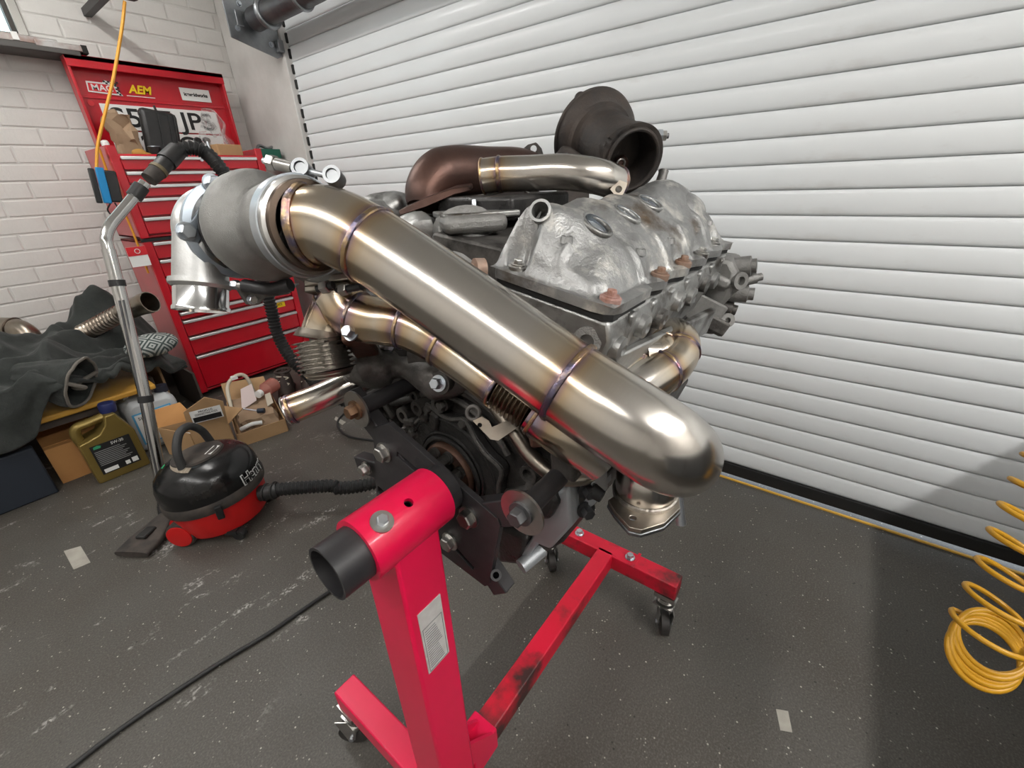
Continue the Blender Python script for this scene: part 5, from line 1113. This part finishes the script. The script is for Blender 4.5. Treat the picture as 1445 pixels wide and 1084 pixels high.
# ---------------- short stub pipe at the left
S = thing('stub_pipe', at(455, 580, .58), 'short stainless stub pipe with a welded tab beside the mounting plate', 'pipe')
sp = tpipe([at(523, 527, .675), at(495, 541, .660), at(455, 560, .642), at(425, 572, .632), at(405, 580, .627)], .0212, [at(412, 577, .629)], 'pipe', S, caps=False, k=.8)
MB().torus(sp[-1], sp[-1]-sp[-4], .0207, .0016, 36, 8).build('lip', 'steel', S)
tb = [at(*p) for p in ((507, 517, .645), (520, 522, .645), (530, 535, .645), (530, 541, .645), (516, 535, .645), (509, 528, .645))]; b = MB(); b.add(tb+[p+FW*.004 for p in tb], [list(range(6)), list(reversed(range(6, 12)))]+[[(i+1) % 6, i, 6+i, 6+(i+1) % 6] for i in range(6)]); cut(b.build('tab', 'tint_steel', S), rod(at(523, 533, .63), at(523, 533, .66), .003))
# ---------------- tubular manifold on the door side
Mf = thing('tube_manifold', at(930, 520, .6), 'tubular stainless exhaust manifold on the head facing the roller door', 'pipe')
MB().bar(onx(858, 525, .44), onx(1000, 452, .78), .012, .045, up=(0, -.2, 1)).build('flange', 'cast_alu', Mf, bevel=.003)
tpipe([at(895, 505, .585), at(892, 516, .575), at(878, 528, .56), at(862, 545, .55)], .020, [at(893, 512, .58)], 'runner', Mf, k=.8)
tpipe([at(930, 483, .63), at(935, 492, .60), at(925, 500, .59), at(905, 500, .585)], .020, [at(933, 489, .61)], 'runner', Mf, k=.8)
tpipe([at(950, 470, .66), at(960, 482, .63), at(957, 500, .605), at(945, 516, .59), at(925, 530, .575), at(900, 545, .56), at(870, 565, .545)], [.025, .033], [at(958, 496, .61), at(935, 524, .58)], 'log', Mf, k=.9)
for px, py, d_ in ((870, 528, .565), (882, 514, .59)): b = MB(); b.bolt(at(px, py, d_), -FW, .007, .010, 1.2); b.build('manifold_bolt', 'zinc', Mf)
# ---------------- loose parts on top: rusty log manifold
Lg = thing('log_manifold', at(660, 290, .75), 'brown heat-stained cast log manifold lying on top of the engine', 'manifold')
pth = catmull([at(600, 292, .73), at(602, 270, .73), at(618, 250, .74), at(645, 243, .76), at(690, 243, .80), at(730, 243, .83), at(752, 250, .85)], 10)
MB().sweep(pth, [.030+.012*min(1, k/22) for k in range(len(pth))], 30).build('log', 'rust_brown', Lg, ang=60)
pp = [at(*p) for p in ((562, 297, .66), (598, 281, .66), (640, 265, .67), (663, 262, .68), (665, 270, .68), (642, 275, .67), (602, 291, .66), (564, 305, .66))]
b = MB(); n_ = len(pp); off = (V((.75, .6, .05))).normalized()*.07; b.add(pp+[p+off for p in pp], [list(range(n_)), list(reversed(range(n_, 2*n_)))]+[[(i+1) % n_, i, n_+i, n_+(i+1) % n_] for i in range(n_)]); b.build('flange', 'rust_brown', Lg, bevel=.002)
pp = [at(*p) for p in ((733, 214, .82), (745, 204, .82), (756, 201, .82), (762, 208, .82), (768, 228, .82), (768, 265, .83), (735, 265, .83))]
b = MB(); n_ = len(pp); off = V((.9, .3, -.1)).normalized()*.012; b.add(pp+[p+off for p in pp], [list(range(n_)), list(reversed(range(n_, 2*n_)))]+[[(i+1) % n_, i, n_+i, n_+(i+1) % n_] for i in range(n_)]); cut(b.build('end_flange', 'rust', Lg), rod(at(753, 210, .79), at(753, 210, .87), .006))
# thin gasket sheet
gk = [at(*p) for p in ((668, 279, .69), (690, 274, .69), (732, 268, .70), (752, 276, .70))]
b = MB(); b.sweep(catmull(gk, 8), .0022, 6); tag(b.build('metal_gasket', 'steel'), 'thin bent steel gasket edge under the loose elbow pipe', 'gasket')
# loose stainless elbow
El = thing('elbow_pipe', at(780, 270, .62), 'loose stainless elbow pipe with a square tab lying on the valve cover', 'pipe')
pth = tpipe([at(682, 249, .655), at(708, 246, .65), at(745, 245, .645), at(790, 243, .635), at(825, 246, .632), at(850, 251, .64), at(868, 258, .66)], .0245, [at(706, 246, .65)], 'pipe', El, k=.6, caps=False)
MB().torus(pth[0], pth[1]-pth[0], .0240, .002, 36, 8).build('lip', 'weld', El)
weld_ring(pth, pth[-1], .024, .002, El)
pp = [at(*p) for p in ((861, 267, .628), (872, 253, .628), (885, 258, .628), (884, 264, .628), (877, 279, .628), (870, 279, .628))]
b = MB(); n_ = len(pp); b.add(pp+[p+FW*.004 for p in pp], [list(range(n_)), list(reversed(range(n_, 2*n_)))]+[[(i+1) % n_, i, n_+i, n_+(i+1) % n_] for i in range(n_)]); cut(b.build('tab', 'plate_steel', El), rod(at(873, 267, .615), at(873, 267, .645), .0048))
# ---------------- rusty turbine housing standing on top
Rt = thing('turbine_housing', at(850, 270, .75), 'rusty cast-iron turbine housing standing on top of the engine', 'turbine housing')
a0, a1 = at(838, 190, .82), at(893, 222, .72); RA = (a1-a0).normalized(); ln = (a1-a0).length
MB().lathe([(.0, -.035), (.05, -.034), (.066, -.028), (.077, -.012), (.080, .002), (.075, .018), (.063, .030), (.055, .036), (.052, .045), (.051, ln*.7), (.050, ln*.86), (.054, ln*.9), (.055, ln), (.046, ln), (.045, ln-.01), (.040, ln-.05), (0, ln-.05)], a0, RA, 60, rf=lambda a: 1+.03*math.sin(a+1)).build('scroll', 'rust', Rt, ang=50)
MB().torus(a0+RA*.001, RA, .0785, .0035, 64, 8).build('scroll_seam', 'rust', Rt); MB().lathe([(.058, 0), (.066, .004), (.062, .012), (.052, .014)], a0+RA*.022, RA, 56).build('scroll_step', 'rust', Rt)
for ang in (1.2, 1.9): MB().sphere(a0+RA*.0+(UP*math.sin(ang)+RT*math.cos(ang))*.078, .012, 12, 8).build('casting_lump', 'rust', Rt)
rx, ry, rz = frame(RA, up=UP)
def rface(px, py, off=0.): r_ = ray(px, py); c_ = a1+RA*off; return EYE+r_*((c_-EYE).dot(RA)/r_.dot(RA))
pp = [rface(*p) for p in ((858, 190), (870, 178), (886, 171), (905, 176), (912, 183), (918, 173), (926, 176), (924, 205), (917, 215), (913, 235), (905, 252), (890, 265), (874, 262), (860, 250), (852, 230), (851, 205))]
b = MB(); n_ = len(pp); b.add(pp+[p-RA*.014 for p in pp], [list(range(n_)), list(reversed(range(n_, 2*n_)))]+[[(i+1) % n_, i, n_+i, n_+(i+1) % n_] for i in range(n_)])
OF = b.build('outlet_flange', 'rust', Rt); cut(OF, rod(a1-RA*.04, a1+RA*.02, .0445, 48)); hq = rface(859, 194); cut(OF, rod(hq-RA*.03, hq+RA*.02, .005))
MB().torus(a1, RA, .0465, .0035, 44, 8).build('outlet_rim', 'rust', Rt)
MB().lathe([(0, .001), (.014, .001), (.012, .006), (0, .007)], rface(876, 226, -.046), RA, 24).build('wastegate_flap', 'rust_brown', Rt); b = MB(); b.torus(rface(876, 227, -.038), RA, .008, .002); b.build('flap_spring', 'steel', Rt)
s0, s1 = rface(918, 187), rface(946, 190, .0); sd_ = RT*.95+UP*-.02-FW*.1; s0 = at(916, 187, .725); MB().cyl(s0, s0+RT*.033, .0042, n=14).build('stud', 'dark_galv', Rt)
MB().hexa(s0+RT*.014, RT, .0105, .008).build('stud_nut', 'zinc', Rt); MB().hexa(s0+RT*.022, RT, .0085, .007).build('stud_nut', 'steel', Rt)
pp = [at(*p) for p in ((790, 303, .76), (785, 232, .76), (787, 210, .76), (795, 200, .76), (806, 203, .76), (824, 215, .75), (832, 228, .75), (832, 303, .75))]
b = MB(); n_ = len(pp); off = V((.75, .55, 0))*.04; b.add(pp+[p+off for p in pp], [list(range(n_)), list(reversed(range(n_, 2*n_)))]+[[(i+1) % n_, i, n_+i, n_+(i+1) % n_] for i in range(n_)]); b.build('inlet_flange', 'rust', Rt, bevel=.004)
MB().cyl(at(798, 216, .758), at(820, 224, .735), .006, .005, n=14).build('stud', 'dark_galv', Rt)
Rt.location.z -= .005                       # stands on the valve cover
# ================================================================ yellow coiled air hose at the right
mat('yellow_hose', (.58, .30, .018), (.50, .25, .012), rough=.4, scale=10)
pts = []
def helix(c, ax, R, turns, pitch_vec, n=36, ph=0.):
    x, y, z = frame(ax); out = []
    for i in range(int(turns*n)+1):
        a = 2*PI*i/n+ph; out.append(V(c)+(x*math.cos(a)+y*math.sin(a))*R+V(pitch_vec)*(i/n)+mnoise.noise_vector(V((i*.031, turns, 2)))*.0045)
    return out
dp = .62
a = at(1388, 928, dp); ex = at(1440, 860, dp)-at(1388, 928, dp)
ax_ = (FW*-.75+UP*.28+RT*-.12)
tight = helix(a, ax_, .043, 5, (at(1397, 915, dp)-at(1388, 928, dp))*.35)
L0 = tight[-1]
loose = []
p_a, p_b = at(1400, 905, dp), at(1545, 560, dp*1.05)
loose = helix(p_a, ax_*.6+(p_b-p_a).normalized()*.7, .047, 9, (p_b-p_a)/9)
t = thing('air_hose', p_a, 'coiled yellow air hose hanging in front of the roller door', 'hose')
MB().sweep(tight+loose[3:], .0040, 10).build('coil', 'yellow_hose', t)
